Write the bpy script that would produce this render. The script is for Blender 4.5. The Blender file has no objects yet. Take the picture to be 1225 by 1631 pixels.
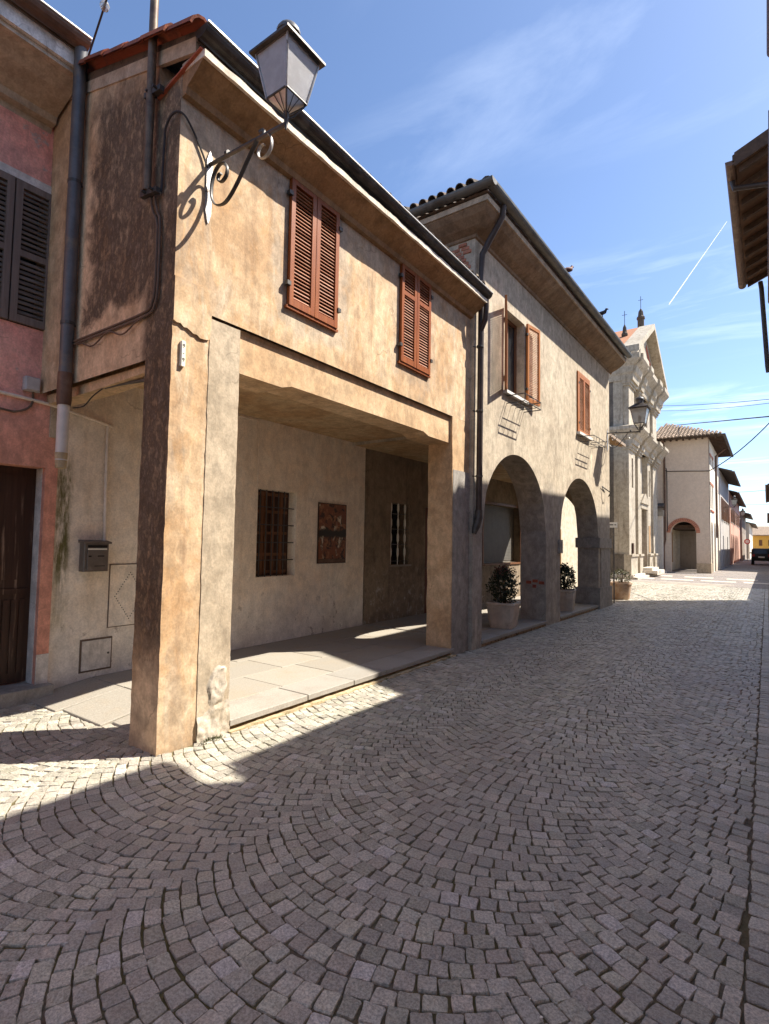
import bpy, math, random
from mathutils import Vector, Matrix, noise as mnoise
R = math.radians
rnd = random.Random(7)
scene = bpy.context.scene
COL = scene.collection

# ------------------------------------------------------------------ camera
cam_d = bpy.data.cameras.new("camera")
cam = bpy.data.objects.new("camera", cam_d)
COL.objects.link(cam)
cam_d.sensor_fit = 'HORIZONTAL'
cam_d.sensor_width = 36.0
cam_d.lens = 36.0 * 860.0 / 1225.0
cam_d.clip_start = 0.05
cam_d.clip_end = 9000
RWC = Matrix(((0.816307, 0.017767, 0.577346), (0.57737, -0.054469, -0.814664), (0.016973, 0.998357, -0.054721)))
cam.matrix_world = Matrix.Translation((0, 0, 1.6)) @ RWC.to_4x4()
scene.camera = cam

# ------------------------------------------------------------------ light
SUN = Vector((0.334, 0.345, 0.58)).normalized()
sun_d = bpy.data.lights.new("sun", 'SUN')
sun_d.energy = 3.5
sun_d.angle = R(0.53)
sun_d.color = (1.0, 0.93, 0.82)
sun = bpy.data.objects.new("sun", sun_d)
sun.rotation_euler = (-SUN).to_track_quat('-Z', 'Y').to_euler()
sun.location = (5, 10, 30)
COL.objects.link(sun)

world = bpy.data.worlds.new("World")
scene.world = world
world.use_nodes = True
wt = world.node_tree
bg = wt.nodes['Background']
sky = wt.nodes.new('ShaderNodeTexSky')
sky.sky_type = 'NISHITA'
sky.sun_disc = False
sky.sun_elevation = math.asin(SUN.z)
sky.sun_rotation = math.atan2(SUN.x, SUN.y)
sky.air_density = 0.8
sky.dust_density = 0.7
sky.ozone_density = 4.0
SKY_STRENGTH = 0.076
bg.inputs['Strength'].default_value = SKY_STRENGTH
scene.view_settings.view_transform = 'Standard'
scene.view_settings.look = 'None'
scene.view_settings.gamma = 1.0
scene.view_settings.exposure = 1.73
scene.cycles.max_bounces = 8
scene.cycles.diffuse_bounces = 6
scene.cycles.glossy_bounces = 2
scene.cycles.transmission_bounces = 4
scene.cycles.caustics_reflective = False
scene.cycles.caustics_refractive = False
scene.view_settings.use_curve_mapping = False


def wn(t, **kw):
    n = wt.nodes.new(t)
    for k, v in kw.items():
        setattr(n, k, v)
    return n


def wl(a, b):
    wt.links.new(a, b)


# thin cirrus, laid on a plane high above the street (direction / height)
tc = wn('ShaderNodeTexCoord')
sp = wn('ShaderNodeSeparateXYZ')
wl(tc.outputs['Generated'], sp.inputs[0])
zc = wn('ShaderNodeMath', operation='MAXIMUM')
wl(sp.outputs['Z'], zc.inputs[0])
zc.inputs[1].default_value = 0.06
dv = wn('ShaderNodeVectorMath', operation='DIVIDE')
cz = wn('ShaderNodeCombineXYZ')
for i in range(3):
    wl(zc.outputs[0], cz.inputs[i])
wl(tc.outputs['Generated'], dv.inputs[0])
wl(cz.outputs[0], dv.inputs[1])
mp = wn('ShaderNodeMapping')
mp.inputs['Rotation'].default_value = (0, 0, R(20))
mp.inputs['Scale'].default_value = (0.55, 1.7, 1.0)
mp.inputs['Location'].default_value = (7.65, 3.38, 0)
wl(dv.outputs[0], mp.inputs[0])
nz = wn('ShaderNodeTexNoise')
nz.inputs['Scale'].default_value = 1.25
nz.inputs['Detail'].default_value = 9
nz.inputs['Roughness'].default_value = 0.62
nz.inputs['Distortion'].default_value = 0.9
wl(mp.outputs[0], nz.inputs['Vector'])
nb = wn('ShaderNodeTexNoise')
nb.inputs['Scale'].default_value = 0.45
nb.inputs['Detail'].default_value = 2
wl(mp.outputs[0], nb.inputs['Vector'])
r1 = wn('ShaderNodeMapRange')
r1.inputs['From Min'].default_value = 0.50
r1.inputs['From Max'].default_value = 0.85
wl(nz.outputs['Fac'], r1.inputs['Value'])
r2 = wn('ShaderNodeMapRange')
r2.inputs['From Min'].default_value = 0.40
r2.inputs['From Max'].default_value = 0.62
wl(nb.outputs['Fac'], r2.inputs['Value'])
mu = wn('ShaderNodeMath', operation='MULTIPLY')
wl(r1.outputs[0], mu.inputs[0])
wl(r2.outputs[0], mu.inputs[1])
mu2 = wn('ShaderNodeMath', operation='MULTIPLY')
wl(mu.outputs[0], mu2.inputs[0])
mu2.inputs[1].default_value = 0.5
cm = wn('ShaderNodeMix', data_type='RGBA')
hz = wn('ShaderNodeMapRange')
hz.inputs['From Min'].default_value = 0.0
hz.inputs['From Max'].default_value = 0.10
wl(sp.outputs['Z'], hz.inputs['Value'])
mu3 = wn('ShaderNodeMath', operation='MULTIPLY')
wl(mu2.outputs[0], mu3.inputs[0])
wl(hz.outputs[0], mu3.inputs[1])
wl(mu3.outputs[0], cm.inputs['Factor'])
wl(sky.outputs[0], cm.inputs[6])
cm.inputs[7].default_value = (9.5, 10.2, 11.0, 1)
wl(cm.outputs[2], bg.inputs['Color'])


# ------------------------------------------------------------------ node helper
class NT:
    def __init__(s, name):
        s.m = bpy.data.materials.new(name)
        s.m.use_nodes = True
        s.t = s.m.node_tree
        s.b = s.t.nodes['Principled BSDF']
        s.b.inputs['Specular IOR Level'].default_value = 0.3
        g = s.t.nodes.new('ShaderNodeNewGeometry')
        s.g = g
        s.pos = g.outputs['Position']
        s.nor = g.outputs['Normal']
        sx = s.t.nodes.new('ShaderNodeSeparateXYZ')
        s.t.links.new(s.pos, sx.inputs[0])
        s.x, s.y, s.z = sx.outputs
        sn = s.t.nodes.new('ShaderNodeSeparateXYZ')
        s.t.links.new(g.outputs['True Normal'], sn.inputs[0])
        s.nx, s.ny, s.nz = sn.outputs

    def put(s, sock, v):
        if isinstance(v, bpy.types.NodeSocket):
            s.t.links.new(v, sock)
        elif isinstance(v, (tuple, list)):
            if len(v) == 3 and len(sock.default_value) == 4:
                v = (*v, 1)
            sock.default_value = v
        else:
            sock.default_value = v

    def math(s, op, a, b=0.0, clamp=False):
        n = s.t.nodes.new('ShaderNodeMath')
        n.operation = op
        n.use_clamp = clamp
        s.put(n.inputs[0], a)
        s.put(n.inputs[1], b)
        return n.outputs[0]

    def vscale(s, v, sc, loc=(0, 0, 0)):
        n = s.t.nodes.new('ShaderNodeMapping')
        n.inputs['Scale'].default_value = sc
        n.inputs['Location'].default_value = loc
        s.put(n.inputs[0], v)
        return n.outputs[0]

    def noise(s, scale, detail=5, rough=0.6, vec=None, dist=0.0):
        n = s.t.nodes.new('ShaderNodeTexNoise')
        n.inputs['Scale'].default_value = scale
        n.inputs['Detail'].default_value = detail
        n.inputs['Roughness'].default_value = rough
        n.inputs['Distortion'].default_value = dist
        s.put(n.inputs['Vector'], vec if vec is not None else s.pos)
        return n.outputs['Fac']

    def voro(s, scale, vec=None, feat='F1', out='Distance', rnd_=1.0):
        n = s.t.nodes.new('ShaderNodeTexVoronoi')
        n.feature = feat
        n.inputs['Scale'].default_value = scale
        n.inputs['Randomness'].default_value = rnd_
        s.put(n.inputs['Vector'], vec if vec is not None else s.pos)
        return n.outputs[out]

    def smooth(s, v, a, b, lo=0.0, hi=1.0):
        n = s.t.nodes.new('ShaderNodeMapRange')
        n.interpolation_type = 'SMOOTHSTEP'
        s.put(n.inputs['Value'], v)
        n.inputs['From Min'].default_value = a
        n.inputs['From Max'].default_value = b
        n.inputs['To Min'].default_value = lo
        n.inputs['To Max'].default_value = hi
        return n.outputs[0]

    def mix(s, f, a, b, mode='MIX'):
        n = s.t.nodes.new('ShaderNodeMix')
        n.data_type = 'RGBA'
        n.blend_type = mode
        s.put(n.inputs['Factor'], f)
        s.put(n.inputs[6], a)
        s.put(n.inputs[7], b)
        return n.outputs[2]

    def mul(s, c, f):
        """colour times scalar"""
        n = s.t.nodes.new('ShaderNodeVectorMath')
        n.operation = 'SCALE'
        s.put(n.inputs[0], c)
        s.put(n.inputs['Scale'], f)
        return n.outputs[0]

    def band(s, v, a, b, soft):
        return s.math('MULTIPLY', s.smooth(v, a - soft, a + soft), s.smooth(v, b - soft, b + soft, 1, 0))

    def bump(s, h, strength=0.5, dist=0.02):
        n = s.t.nodes.new('ShaderNodeBump')
        n.inputs['Strength'].default_value = strength
        n.inputs['Distance'].default_value = dist
        s.put(n.inputs['Height'], h)
        s.t.links.new(n.outputs[0], s.b.inputs['Normal'])

    def done(s, col, rough=0.85, metal=0.0):
        s.put(s.b.inputs['Base Color'], col)
        s.put(s.b.inputs['Roughness'], rough)
        s.b.inputs['Metallic'].default_value = metal
        return s.m


def plaster(name, base, var, dark, streak=0.5, bump=0.5, extra=None, big=1.1, rough=0.92, blot=1.0):
    n = NT(name)
    a = n.noise(big, 5, 0.66, dist=0.4)
    b = n.noise(6.0, 4, 0.62)
    c = n.noise(2.2, 5, 0.6, n.vscale(n.pos, (3.0, 3.0, 0.32)))
    f = n.noise(55.0, 2, 0.6)
    col = n.mix(n.smooth(a, 0.36, 0.62), base, var)
    col = n.mix(n.math('MULTIPLY', n.smooth(c, 0.50, 0.72), streak), col, dark)
    col = n.mix(n.math('MULTIPLY', n.smooth(b, 0.55, 0.72), 0.35 * blot), col, dark)
    if extra:
        col = extra(n, col, a, b, c)
    m_ = n.noise(13.0, 4, 0.7, n.vscale(n.pos, (1, 1, 0.55)), 0.9)
    col = n.mul(col, n.smooth(b, 0.25, 0.78, 1 - 0.24 * blot, 1 + 0.20 * blot))
    col = n.mul(col, n.smooth(m_, 0.3, 0.7, 1 - 0.14 * blot, 1 + 0.12 * blot))
    col = n.mul(col, n.smooth(f, 0.3, 0.7, 0.91, 1.08))
    h = n.math('ADD', n.noise(3.5, 4, 0.62), n.math('MULTIPLY', n.noise(30.0, 2, 0.6), 0.22))
    wv = n.t.nodes.new('ShaderNodeVectorMath')
    wv.operation = 'ADD'
    nc = n.t.nodes.new('ShaderNodeTexNoise')
    nc.inputs['Scale'].default_value = 3.0
    nc.inputs['Detail'].default_value = 4
    n.t.links.new(n.pos, nc.inputs['Vector'])
    sc_ = n.t.nodes.new('ShaderNodeVectorMath')
    sc_.operation = 'SCALE'
    sc_.inputs['Scale'].default_value = 0.35
    n.t.links.new(nc.outputs['Color'], sc_.inputs[0])
    n.t.links.new(n.pos, wv.inputs[0])
    n.t.links.new(sc_.outputs[0], wv.inputs[1])
    ed = n.voro(1.15, wv.outputs[0], 'DISTANCE_TO_EDGE', 'Distance')
    ck = n.math('MULTIPLY', n.smooth(ed, 0.008, 0.0015), n.smooth(a, 0.53, 0.62))
    col = n.mix(n.math('MULTIPLY', ck, 0.4), col, tuple(k * 0.45 for k in dark))
    n.bump(h, bump * 0.75, 0.016)
    return n.done(col, rough)


def boxmask(n, y0, y1, z0, z1, soft, wob=0.0, src=None):
    yy, zz = n.y, n.z
    if wob:
        w = n.math('MULTIPLY', n.math('SUBTRACT', n.noise(4.0, 5, 0.65), 0.5), wob)
        yy = n.math('ADD', yy, w)
        zz = n.math('ADD', zz, w)
    return n.math('MULTIPLY', n.band(yy, y0, y1, soft), n.band(zz, z0, z1, soft))


def ex_b1(n, col, a, b, c):
    # grey cement patches round the shuttered windows
    g1 = boxmask(n, 3.36, 4.40, 3.62, 5.4, 0.06, 0.5)
    g2 = boxmask(n, 5.30, 6.34, 3.66, 5.4, 0.06, 0.45)
    g = n.math('MAXIMUM', g1, n.math('MULTIPLY', g2, 0.6))
    front = n.smooth(n.nx, 0.4, 0.7)
    col = n.mix(n.math('MULTIPLY', n.math('MULTIPLY', g, front), 0.55), col, (0.44, 0.375, 0.295))
    # greyer towards the top, under the eave
    up = n.math('MULTIPLY', n.smooth(n.math('ADD', n.z, n.math('MULTIPLY', a, 0.7)), 5.0, 5.35), front)
    col = n.mix(n.math('MULTIPLY', up, 0.45), col, (0.36, 0.30, 0.24))
    org = n.math('MULTIPLY', n.smooth(n.noise(2.6, 6, 0.72, n.vscale(n.pos, (1, 1.3, 0.8), (9, 4, 2)), 1.2), 0.50, 0.62), 0.42)
    col = n.mix(n.math('MULTIPLY', org, front), col, (0.50, 0.285, 0.125))
    gs = n.math('MULTIPLY', n.smooth(n.noise(1.5, 6, 0.72, n.vscale(n.pos, (1, 2.0, 0.5), (2, 8, 5)), 0.9), 0.53, 0.66), 0.5)
    col = n.mix(n.math('MULTIPLY', gs, front), col, (0.40, 0.325, 0.245))
    # pale lime wash runs
    lime = n.math('MULTIPLY', n.smooth(n.noise(1.7, 6, 0.7, n.vscale(n.pos, (1, 2.4, 0.6), (4, 2, 9)), 0.8), 0.53, 0.70), 0.6)
    col = n.mix(n.math('MULTIPLY', lime, front), col, (0.70, 0.58, 0.42))
    base_ = n.smooth(n.math('ADD', n.z, n.math('MULTIPLY', b, 0.9)), 0.95, 0.45)
    col = n.mix(n.math('MULTIPLY', base_, 0.55), col, (0.33, 0.245, 0.165))
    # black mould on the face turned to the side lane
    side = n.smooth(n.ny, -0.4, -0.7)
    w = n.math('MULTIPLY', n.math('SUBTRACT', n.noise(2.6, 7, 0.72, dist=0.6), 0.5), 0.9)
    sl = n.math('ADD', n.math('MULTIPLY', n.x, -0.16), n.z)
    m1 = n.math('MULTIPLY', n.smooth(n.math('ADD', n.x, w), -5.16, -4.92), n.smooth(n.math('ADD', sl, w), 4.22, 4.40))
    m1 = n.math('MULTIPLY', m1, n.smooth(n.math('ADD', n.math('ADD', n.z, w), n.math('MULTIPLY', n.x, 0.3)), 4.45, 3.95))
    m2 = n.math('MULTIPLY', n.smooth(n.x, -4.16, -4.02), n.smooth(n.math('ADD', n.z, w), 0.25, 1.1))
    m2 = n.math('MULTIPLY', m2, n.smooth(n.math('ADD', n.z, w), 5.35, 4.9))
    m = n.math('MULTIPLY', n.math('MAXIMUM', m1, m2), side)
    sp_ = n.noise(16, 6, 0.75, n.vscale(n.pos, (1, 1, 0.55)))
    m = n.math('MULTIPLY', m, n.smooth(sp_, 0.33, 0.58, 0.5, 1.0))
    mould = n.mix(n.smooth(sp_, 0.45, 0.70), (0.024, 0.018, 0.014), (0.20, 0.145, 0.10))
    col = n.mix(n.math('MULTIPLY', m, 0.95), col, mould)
    return col


M = {}
M['ochre'] = plaster('ochre_plaster', (0.47, 0.305, 0.17), (0.65, 0.48, 0.305), (0.30, 0.185, 0.105), 0.6, 0.55, ex_b1)
M['pillar_grey'] = plaster('grey_render', (0.42, 0.335, 0.235), (0.49, 0.40, 0.29), (0.29, 0.225, 0.155), 0.35, 0.6)
M['broken'] = plaster('crumbling_pale_plaster', (0.42, 0.35, 0.26), (0.52, 0.46, 0.38), (0.27, 0.19, 0.12), 0.3, 1.0, big=6.0)
M['beam'] = plaster('beam_plaster', (0.52, 0.345, 0.195), (0.62, 0.45, 0.28), (0.36, 0.225, 0.125), 0.35, 0.4)
M['ceiling'] = plaster('portico_ceiling_plaster', (0.46, 0.29, 0.15), (0.55, 0.40, 0.24), (0.28, 0.16, 0.08), 0.2, 0.4)


def ex_cream(n, col, a, b, c):
    w = n.math('MULTIPLY', n.math('SUBTRACT', n.noise(3.2, 7, 0.7), 0.5), 1.2)
    low = n.smooth(n.math('ADD', n.z, w), 1.15, 0.25)
    pale = n.smooth(n.noise(1.4, 4, 0.6), 0.42, 0.62)
    col = n.mix(n.math('MULTIPLY', low, 0.7), col, n.mix(pale, (0.62, 0.58, 0.54), (0.74, 0.71, 0.66)))
    chips = n.math('MULTIPLY', n.smooth(n.noise(7.5, 5, 0.72), 0.60, 0.68), n.smooth(n.z, 1.3, 0.2))
    col = n.mix(n.math('MULTIPLY', chips, 0.75), col, (0.24, 0.19, 0.15))
    # moss under the end of the broken downpipe
    wy = n.math('ADD', n.y, n.math('MULTIPLY', w, 0.09))
    ms = n.math('MULTIPLY', n.band(wy, 2.56, 2.71, 0.035), n.smooth(n.math('ADD', n.z, w), 0.3, 1.5))
    ms = n.math('MULTIPLY', ms, n.smooth(n.z, 2.6, 2.2))
    ms = n.math('MULTIPLY', ms, n.smooth(n.noise(9, 6, 0.7, n.vscale(n.pos, (1, 2, 0.4))), 0.32, 0.60))
    col = n.mix(n.math('MULTIPLY', ms, 0.95), col, (0.12, 0.105, 0.022))
    return col


M['cream'] = plaster('cream_wall_plaster', (0.82, 0.69, 0.545), (0.85, 0.76, 0.64), (0.62, 0.47, 0.32), 0.35, 0.3, ex_cream, blot=0.6)


def ex_dark(n, col, a, b, c):
    w = n.math('MULTIPLY', n.math('SUBTRACT', n.noise(2.4, 7, 0.7), 0.5), 1.1)
    salt = n.math('MULTIPLY', n.smooth(n.noise(6.5, 7, 0.74, dist=0.6), 0.53, 0.63), n.smooth(n.math('ADD', n.z, w), 1.35, 0.5))
    return n.mix(n.math('MULTIPLY', salt, 0.75), col, (0.50, 0.45, 0.38))


M['brown_wall'] = plaster('brown_unpainted_plaster', (0.23, 0.175, 0.12), (0.30, 0.235, 0.165), (0.13, 0.095, 0.065), 0.5, 0.7, ex_dark)


def ex_b2(n, col, a, b, c):
    # bare cement towards the foot of the piers
    w = n.math('MULTIPLY', n.math('SUBTRACT', n.noise(1.9, 6, 0.7), 0.5), 1.6)
    low = n.smooth(n.math('ADD', n.z, w), 2.9, 2.0)
    col = n.mix(n.math('MULTIPLY', low, 0.75), col, (0.34, 0.31, 0.275))
    lime = n.smooth(n.noise(2.0, 6, 0.7, n.vscale(n.pos, (1, 2.6, 0.35), (1, 7, 3)), 0.6), 0.52, 0.68)
    col = n.mix(n.math('MULTIPLY', lime, 0.5), col, (0.66, 0.56, 0.42))
    return col


M['greige'] = plaster('greige_plaster', (0.44, 0.365, 0.27), (0.53, 0.45, 0.34), (0.31, 0.25, 0.185), 0.55, 0.6, ex_b2)
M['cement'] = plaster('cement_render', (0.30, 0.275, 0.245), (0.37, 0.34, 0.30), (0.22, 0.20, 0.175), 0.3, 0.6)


def ex_pink(n, col, a, b, c):
    pt = n.smooth(n.noise(2.2, 6, 0.7, n.vscale(n.pos, (1, 1, 1), (3, 1, 8))), 0.60, 0.66)
    col = n.mix(n.math('MULTIPLY', pt, 0.8), col, (0.46, 0.42, 0.38))
    warm = n.smooth(n.z, 3.1, 2.5)
    return n.mix(n.math('MULTIPLY', warm, 0.6), col, (0.60, 0.27, 0.17))


M['pink'] = plaster('pink_plaster', (0.78, 0.345, 0.275), (0.80, 0.42, 0.34), (0.58, 0.24, 0.19), 0.4, 0.35, ex_pink)
M['white_plaster'] = plaster('white_trim_plaster', (0.62, 0.57, 0.52), (0.70, 0.66, 0.61), (0.36, 0.31, 0.26), 0.4, 0.5)
M['cove'] = plaster('brown_cove_plaster', (0.27, 0.155, 0.075), (0.34, 0.21, 0.11), (0.15, 0.08, 0.04), 0.35, 0.6)
M['cove_grey'] = plaster('grey_brown_cove_plaster', (0.22, 0.145, 0.09), (0.30, 0.215, 0.145), (0.13, 0.08, 0.05), 0.5, 0.6)
M['cove_pale'] = plaster('pale_cove_plaster', (0.44, 0.34, 0.24), (0.50, 0.41, 0.31), (0.26, 0.18, 0.12), 0.35, 0.6)
M['fascia'] = plaster('fascia_plaster', (0.70, 0.60, 0.47), (0.76, 0.68, 0.56), (0.46, 0.37, 0.27), 0.35, 0.5)
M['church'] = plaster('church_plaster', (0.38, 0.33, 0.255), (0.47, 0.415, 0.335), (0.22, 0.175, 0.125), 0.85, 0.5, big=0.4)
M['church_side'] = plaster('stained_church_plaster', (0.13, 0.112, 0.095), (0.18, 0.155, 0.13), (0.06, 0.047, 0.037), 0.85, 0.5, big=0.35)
M['peach'] = plaster('peach_plaster', (0.62, 0.51, 0.41), (0.65, 0.545, 0.445), (0.55, 0.44, 0.35), 0.12, 0.1, big=0.4, blot=0.3)
M['cream_far'] = plaster('cream_far_plaster', (0.74, 0.66, 0.54), (0.80, 0.73, 0.62), (0.58, 0.49, 0.38), 0.3, 0.2, big=0.4, blot=0.3)
M['grey_far'] = plaster('grey_far_plaster', (0.47, 0.44, 0.42), (0.55, 0.52, 0.49), (0.32, 0.29, 0.27), 0.4, 0.2, big=0.4, blot=0.3)
M['rose_far'] = plaster('rose_far_plaster', (0.62, 0.36, 0.28), (0.68, 0.43, 0.34), (0.48, 0.28, 0.22), 0.3, 0.2, big=0.4, blot=0.3)
M['ochre_far'] = plaster('yellow_ochre_far_plaster', (0.72, 0.40, 0.08), (0.76, 0.45, 0.12), (0.60, 0.33, 0.08), 0.2, 0.2, big=0.3, blot=0.3)
M['brown_far'] = plaster('brown_far_plaster', (0.30, 0.25, 0.21), (0.37, 0.31, 0.26), (0.2, 0.16, 0.13), 0.4, 0.2, big=0.4, blot=0.3)
M['dark_stone'] = plaster('dark_weathered_stone', (0.085, 0.07, 0.055), (0.12, 0.10, 0.08), (0.05, 0.04, 0.03), 0.3, 0.3, big=0.8)
M['annex'] = plaster('annex_plaster', (0.50, 0.43, 0.32), (0.56, 0.49, 0.38), (0.54, 0.45, 0.33), 0.4, 0.3)


def solid(name, col, rough=0.6, metal=0.0, var=0.25, scale=8.0, bump=0.15, col2=None, f2=(0.5, 0.68), streak=None):
    n = NT(name)
    a = n.noise(scale, 5, 0.65)
    c = n.mul(col, n.smooth(a, 0.25, 0.75, 1 - var, 1 + var))
    if col2:
        v = n.pos if not streak else n.vscale(n.pos, streak)
        c = n.mix(n.smooth(n.noise(scale * 0.6, 6, 0.7, v), f2[0], f2[1]), c, col2)
    n.bump(a, bump, 0.01)
    return n.done(c, rough, metal)


def slat_mat(name, c1, c2, c3, rough):
    n = NT(name)
    oi = n.t.nodes.new('ShaderNodeObjectInfo')
    k = oi.outputs['Random']
    col = n.mix(k, c1, c2)
    w = n.smooth(n.noise(2.5, 5, 0.7, n.vscale(n.pos, (20, 3, 20))), 0.45, 0.7)
    col = n.mix(n.math('MULTIPLY', w, 0.6), col, c3)
    return n.done(col, rough)


def wood(name, col, col2, along='z', rough=0.55, wear=0.4, wearcol=(0.35, 0.26, 0.19)):
    n = NT(name)
    sc = {'z': (28, 28, 1.6), 'y': (28, 1.6, 28)}[along]
    g = n.noise(1.0, 6, 0.7, n.vscale(n.pos, sc), 0.5)
    c = n.mix(n.smooth(g, 0.3, 0.7), col, col2)
    w = n.smooth(n.noise(1.4, 6, 0.72, n.vscale(n.pos, tuple(0.35 * k for k in sc), (2, 5, 1))), 0.56, 0.72)
    c = n.mix(n.math('MULTIPLY', w, wear), c, wearcol)
    n.bump(g, 0.35, 0.006)
    return n.done(c, rough)


M['shutter_red'] = wood('red_brown_shutter_wood', (0.20, 0.048, 0.011), (0.31, 0.092, 0.022), 'z', 0.42, 0.5, (0.13, 0.04, 0.016))
M['slat_red'] = slat_mat('red_brown_slat_wood', (0.23, 0.075, 0.03), (0.35, 0.13, 0.058), (0.42, 0.23, 0.13), 0.5)
M['shutter_orange'] = wood('orange_brown_shutter_wood', (0.33, 0.11, 0.028), (0.45, 0.175, 0.05), 'z', 0.5, 0.5, (0.22, 0.10, 0.045))
M['slat_orange'] = slat_mat('orange_brown_slat_wood', (0.36, 0.14, 0.055), (0.48, 0.21, 0.095), (0.5, 0.33, 0.21), 0.5)
M['shutter_grey'] = wood('weathered_grey_brown_wood', (0.15, 0.115, 0.097), (0.21, 0.165, 0.14), 'z', 0.7, 0.5, (0.29, 0.25, 0.225))
M['slat_grey'] = slat_mat('weathered_slat_wood', (0.10, 0.075, 0.06), (0.16, 0.125, 0.10), (0.22, 0.185, 0.16), 0.7)
M['old_door'] = wood('old_dark_door_wood', (0.035, 0.017, 0.011), (0.06, 0.028, 0.018), 'z', 0.5, 0.95, (0.30, 0.20, 0.14))
M['red_door'] = wood('dark_red_door_wood', (0.10, 0.028, 0.015), (0.14, 0.042, 0.022), 'z', 0.5, 0.2)
M['brown_wood'] = wood('brown_window_wood', (0.15, 0.065, 0.03), (0.20, 0.09, 0.045), 'z', 0.5, 0.3)
M['gate_wood'] = wood('tan_gate_wood', (0.36, 0.22, 0.11), (0.44, 0.28, 0.15), 'z', 0.7, 0.4)
M['rafter'] = solid('dark_rafter_wood', (0.075, 0.045, 0.03), 0.75, 0, 0.3, 12, 0.3)
M['eave_board'] = solid('brown_eave_boards', (0.12, 0.062, 0.034), 0.75, 0, 0.3, 6, 0.3, (0.08, 0.045, 0.028))
M['gutter_dark'] = solid('dark_painted_gutter_metal', (0.055, 0.043, 0.036), 0.5, 0.3, 0.3, 7, 0.1, (0.10, 0.085, 0.075))
M['gutter_grey'] = solid('weathered_grey_gutter_metal', (0.13, 0.125, 0.115), 0.5, 0.3, 0.25, 5, 0.1, (0.085, 0.075, 0.065))
M['gutter_brown'] = solid('brown_gutter_metal', (0.13, 0.075, 0.05), 0.5, 0.2, 0.3, 7, 0.1, (0.2, 0.13, 0.09))
M['pipe_grey'] = solid('grey_downpipe_metal', (0.115, 0.115, 0.12), 0.5, 0.3, 0.2, 6, 0.1, (0.18, 0.15, 0.12))
M['pipe_dark'] = solid('dark_brown_downpipe_metal', (0.06, 0.045, 0.04), 0.45, 0.3, 0.25, 6, 0.1)
M['pipe_white'] = solid('chipped_white_pipe_paint', (0.62, 0.58, 0.53), 0.5, 0, 0.12, 8, 0.15, (0.22, 0.12, 0.07), (0.62, 0.68))
M['edge_metal'] = solid('pale_gutter_lip_metal', (0.50, 0.49, 0.47), 0.4, 0.4, 0.2, 9, 0.1)
M['iron'] = solid('wrought_iron', (0.085, 0.08, 0.075), 0.45, 0.5, 0.3, 14, 0.2)
M['iron_pale'] = solid('grey_painted_iron', (0.40, 0.38, 0.36), 0.4, 0.4, 0.3, 18, 0.2, (0.12, 0.08, 0.06), (0.58, 0.66))
M['mast'] = solid('rusty_mast_steel', (0.16, 0.115, 0.08), 0.55, 0.3, 0.3, 9, 0.2, (0.10, 0.06, 0.045))
M['cable'] = solid('black_cable', (0.035, 0.03, 0.03), 0.6, 0, 0.2, 5, 0.05)
M['cable_brown'] = solid('brown_painted_cable', (0.13, 0.09, 0.065), 0.6, 0, 0.2, 9, 0.05)
M['conduit'] = solid('cream_painted_conduit', (0.72, 0.62, 0.52), 0.6, 0, 0.15, 9, 0.1)
M['white_sill'] = solid('white_marble_sill', (0.74, 0.71, 0.66), 0.5, 0, 0.12, 9, 0.15, (0.45, 0.4, 0.34))
M['plate'] = solid('enamel_plate', (0.82, 0.78, 0.66), 0.35, 0, 0.06, 9, 0.02)
M['ink'] = solid('dark_ink', (0.03, 0.03, 0.035), 0.6, 0, 0.05, 9, 0.0)
M['box_grey'] = solid('grey_plastic_box', (0.46, 0.43, 0.42), 0.5, 0, 0.15, 9, 0.05)
M['mail_metal'] = solid('bronze_grey_mailbox_metal', (0.16, 0.135, 0.115), 0.4, 0.4, 0.15, 12, 0.1, (0.22, 0.19, 0.165))
M['black'] = solid('black_void_paint', (0.008, 0.007, 0.007), 0.7, 0, 0.1, 9, 0.0)
M['roller'] = solid('grey_roller_blind', (0.16, 0.15, 0.135), 0.6, 0, 0.12, 5, 0.05)
M['red_brick'] = solid('red_brick', (0.36, 0.10, 0.055), 0.85, 0, 0.3, 9, 0.5, (0.24, 0.07, 0.05))
M['pink_brick'] = solid('salmon_brick', (0.46, 0.19, 0.12), 0.85, 0, 0.3, 5, 0.5, (0.36, 0.14, 0.09))
M['terracotta_pot'] = solid('pale_terracotta', (0.50, 0.36, 0.26), 0.85, 0, 0.2, 7, 0.3, (0.42, 0.24, 0.14))
M['stone_pot'] = solid('beige_cast_stone', (0.60, 0.52, 0.43), 0.85, 0, 0.18, 7, 0.3, (0.36, 0.24, 0.16), (0.55, 0.75))
M['soil'] = solid('dark_soil', (0.05, 0.035, 0.025), 0.95, 0, 0.3, 20, 0.5)
M['stem'] = solid('brown_stem', (0.09, 0.06, 0.035), 0.85, 0, 0.2, 20, 0.2)
M['moss'] = solid('moss', (0.075, 0.095, 0.02), 0.95, 0, 0.35, 25, 0.6, (0.16, 0.14, 0.05))
M['rubble'] = solid('rubble_mortar', (0.33, 0.245, 0.155), 0.95, 0, 0.4, 11, 0.9, (0.14, 0.09, 0.055), (0.52, 0.62))
M['curb_mortar'] = solid('yellowed_mortar', (0.46, 0.36, 0.22), 0.95, 0, 0.3, 13, 0.8, (0.16, 0.14, 0.06), (0.55, 0.66))
M['car_black'] = solid('black_car_paint', (0.012, 0.012, 0.013), 0.5, 0, 0.1, 3, 0.0)
M['rubber'] = solid('black_rubber', (0.015, 0.015, 0.015), 0.8, 0, 0.1, 9, 0.05)
M['lamp_red'] = solid('red_tail_light', (0.30, 0.01, 0.01), 0.25, 0, 0.05, 5, 0)
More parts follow.
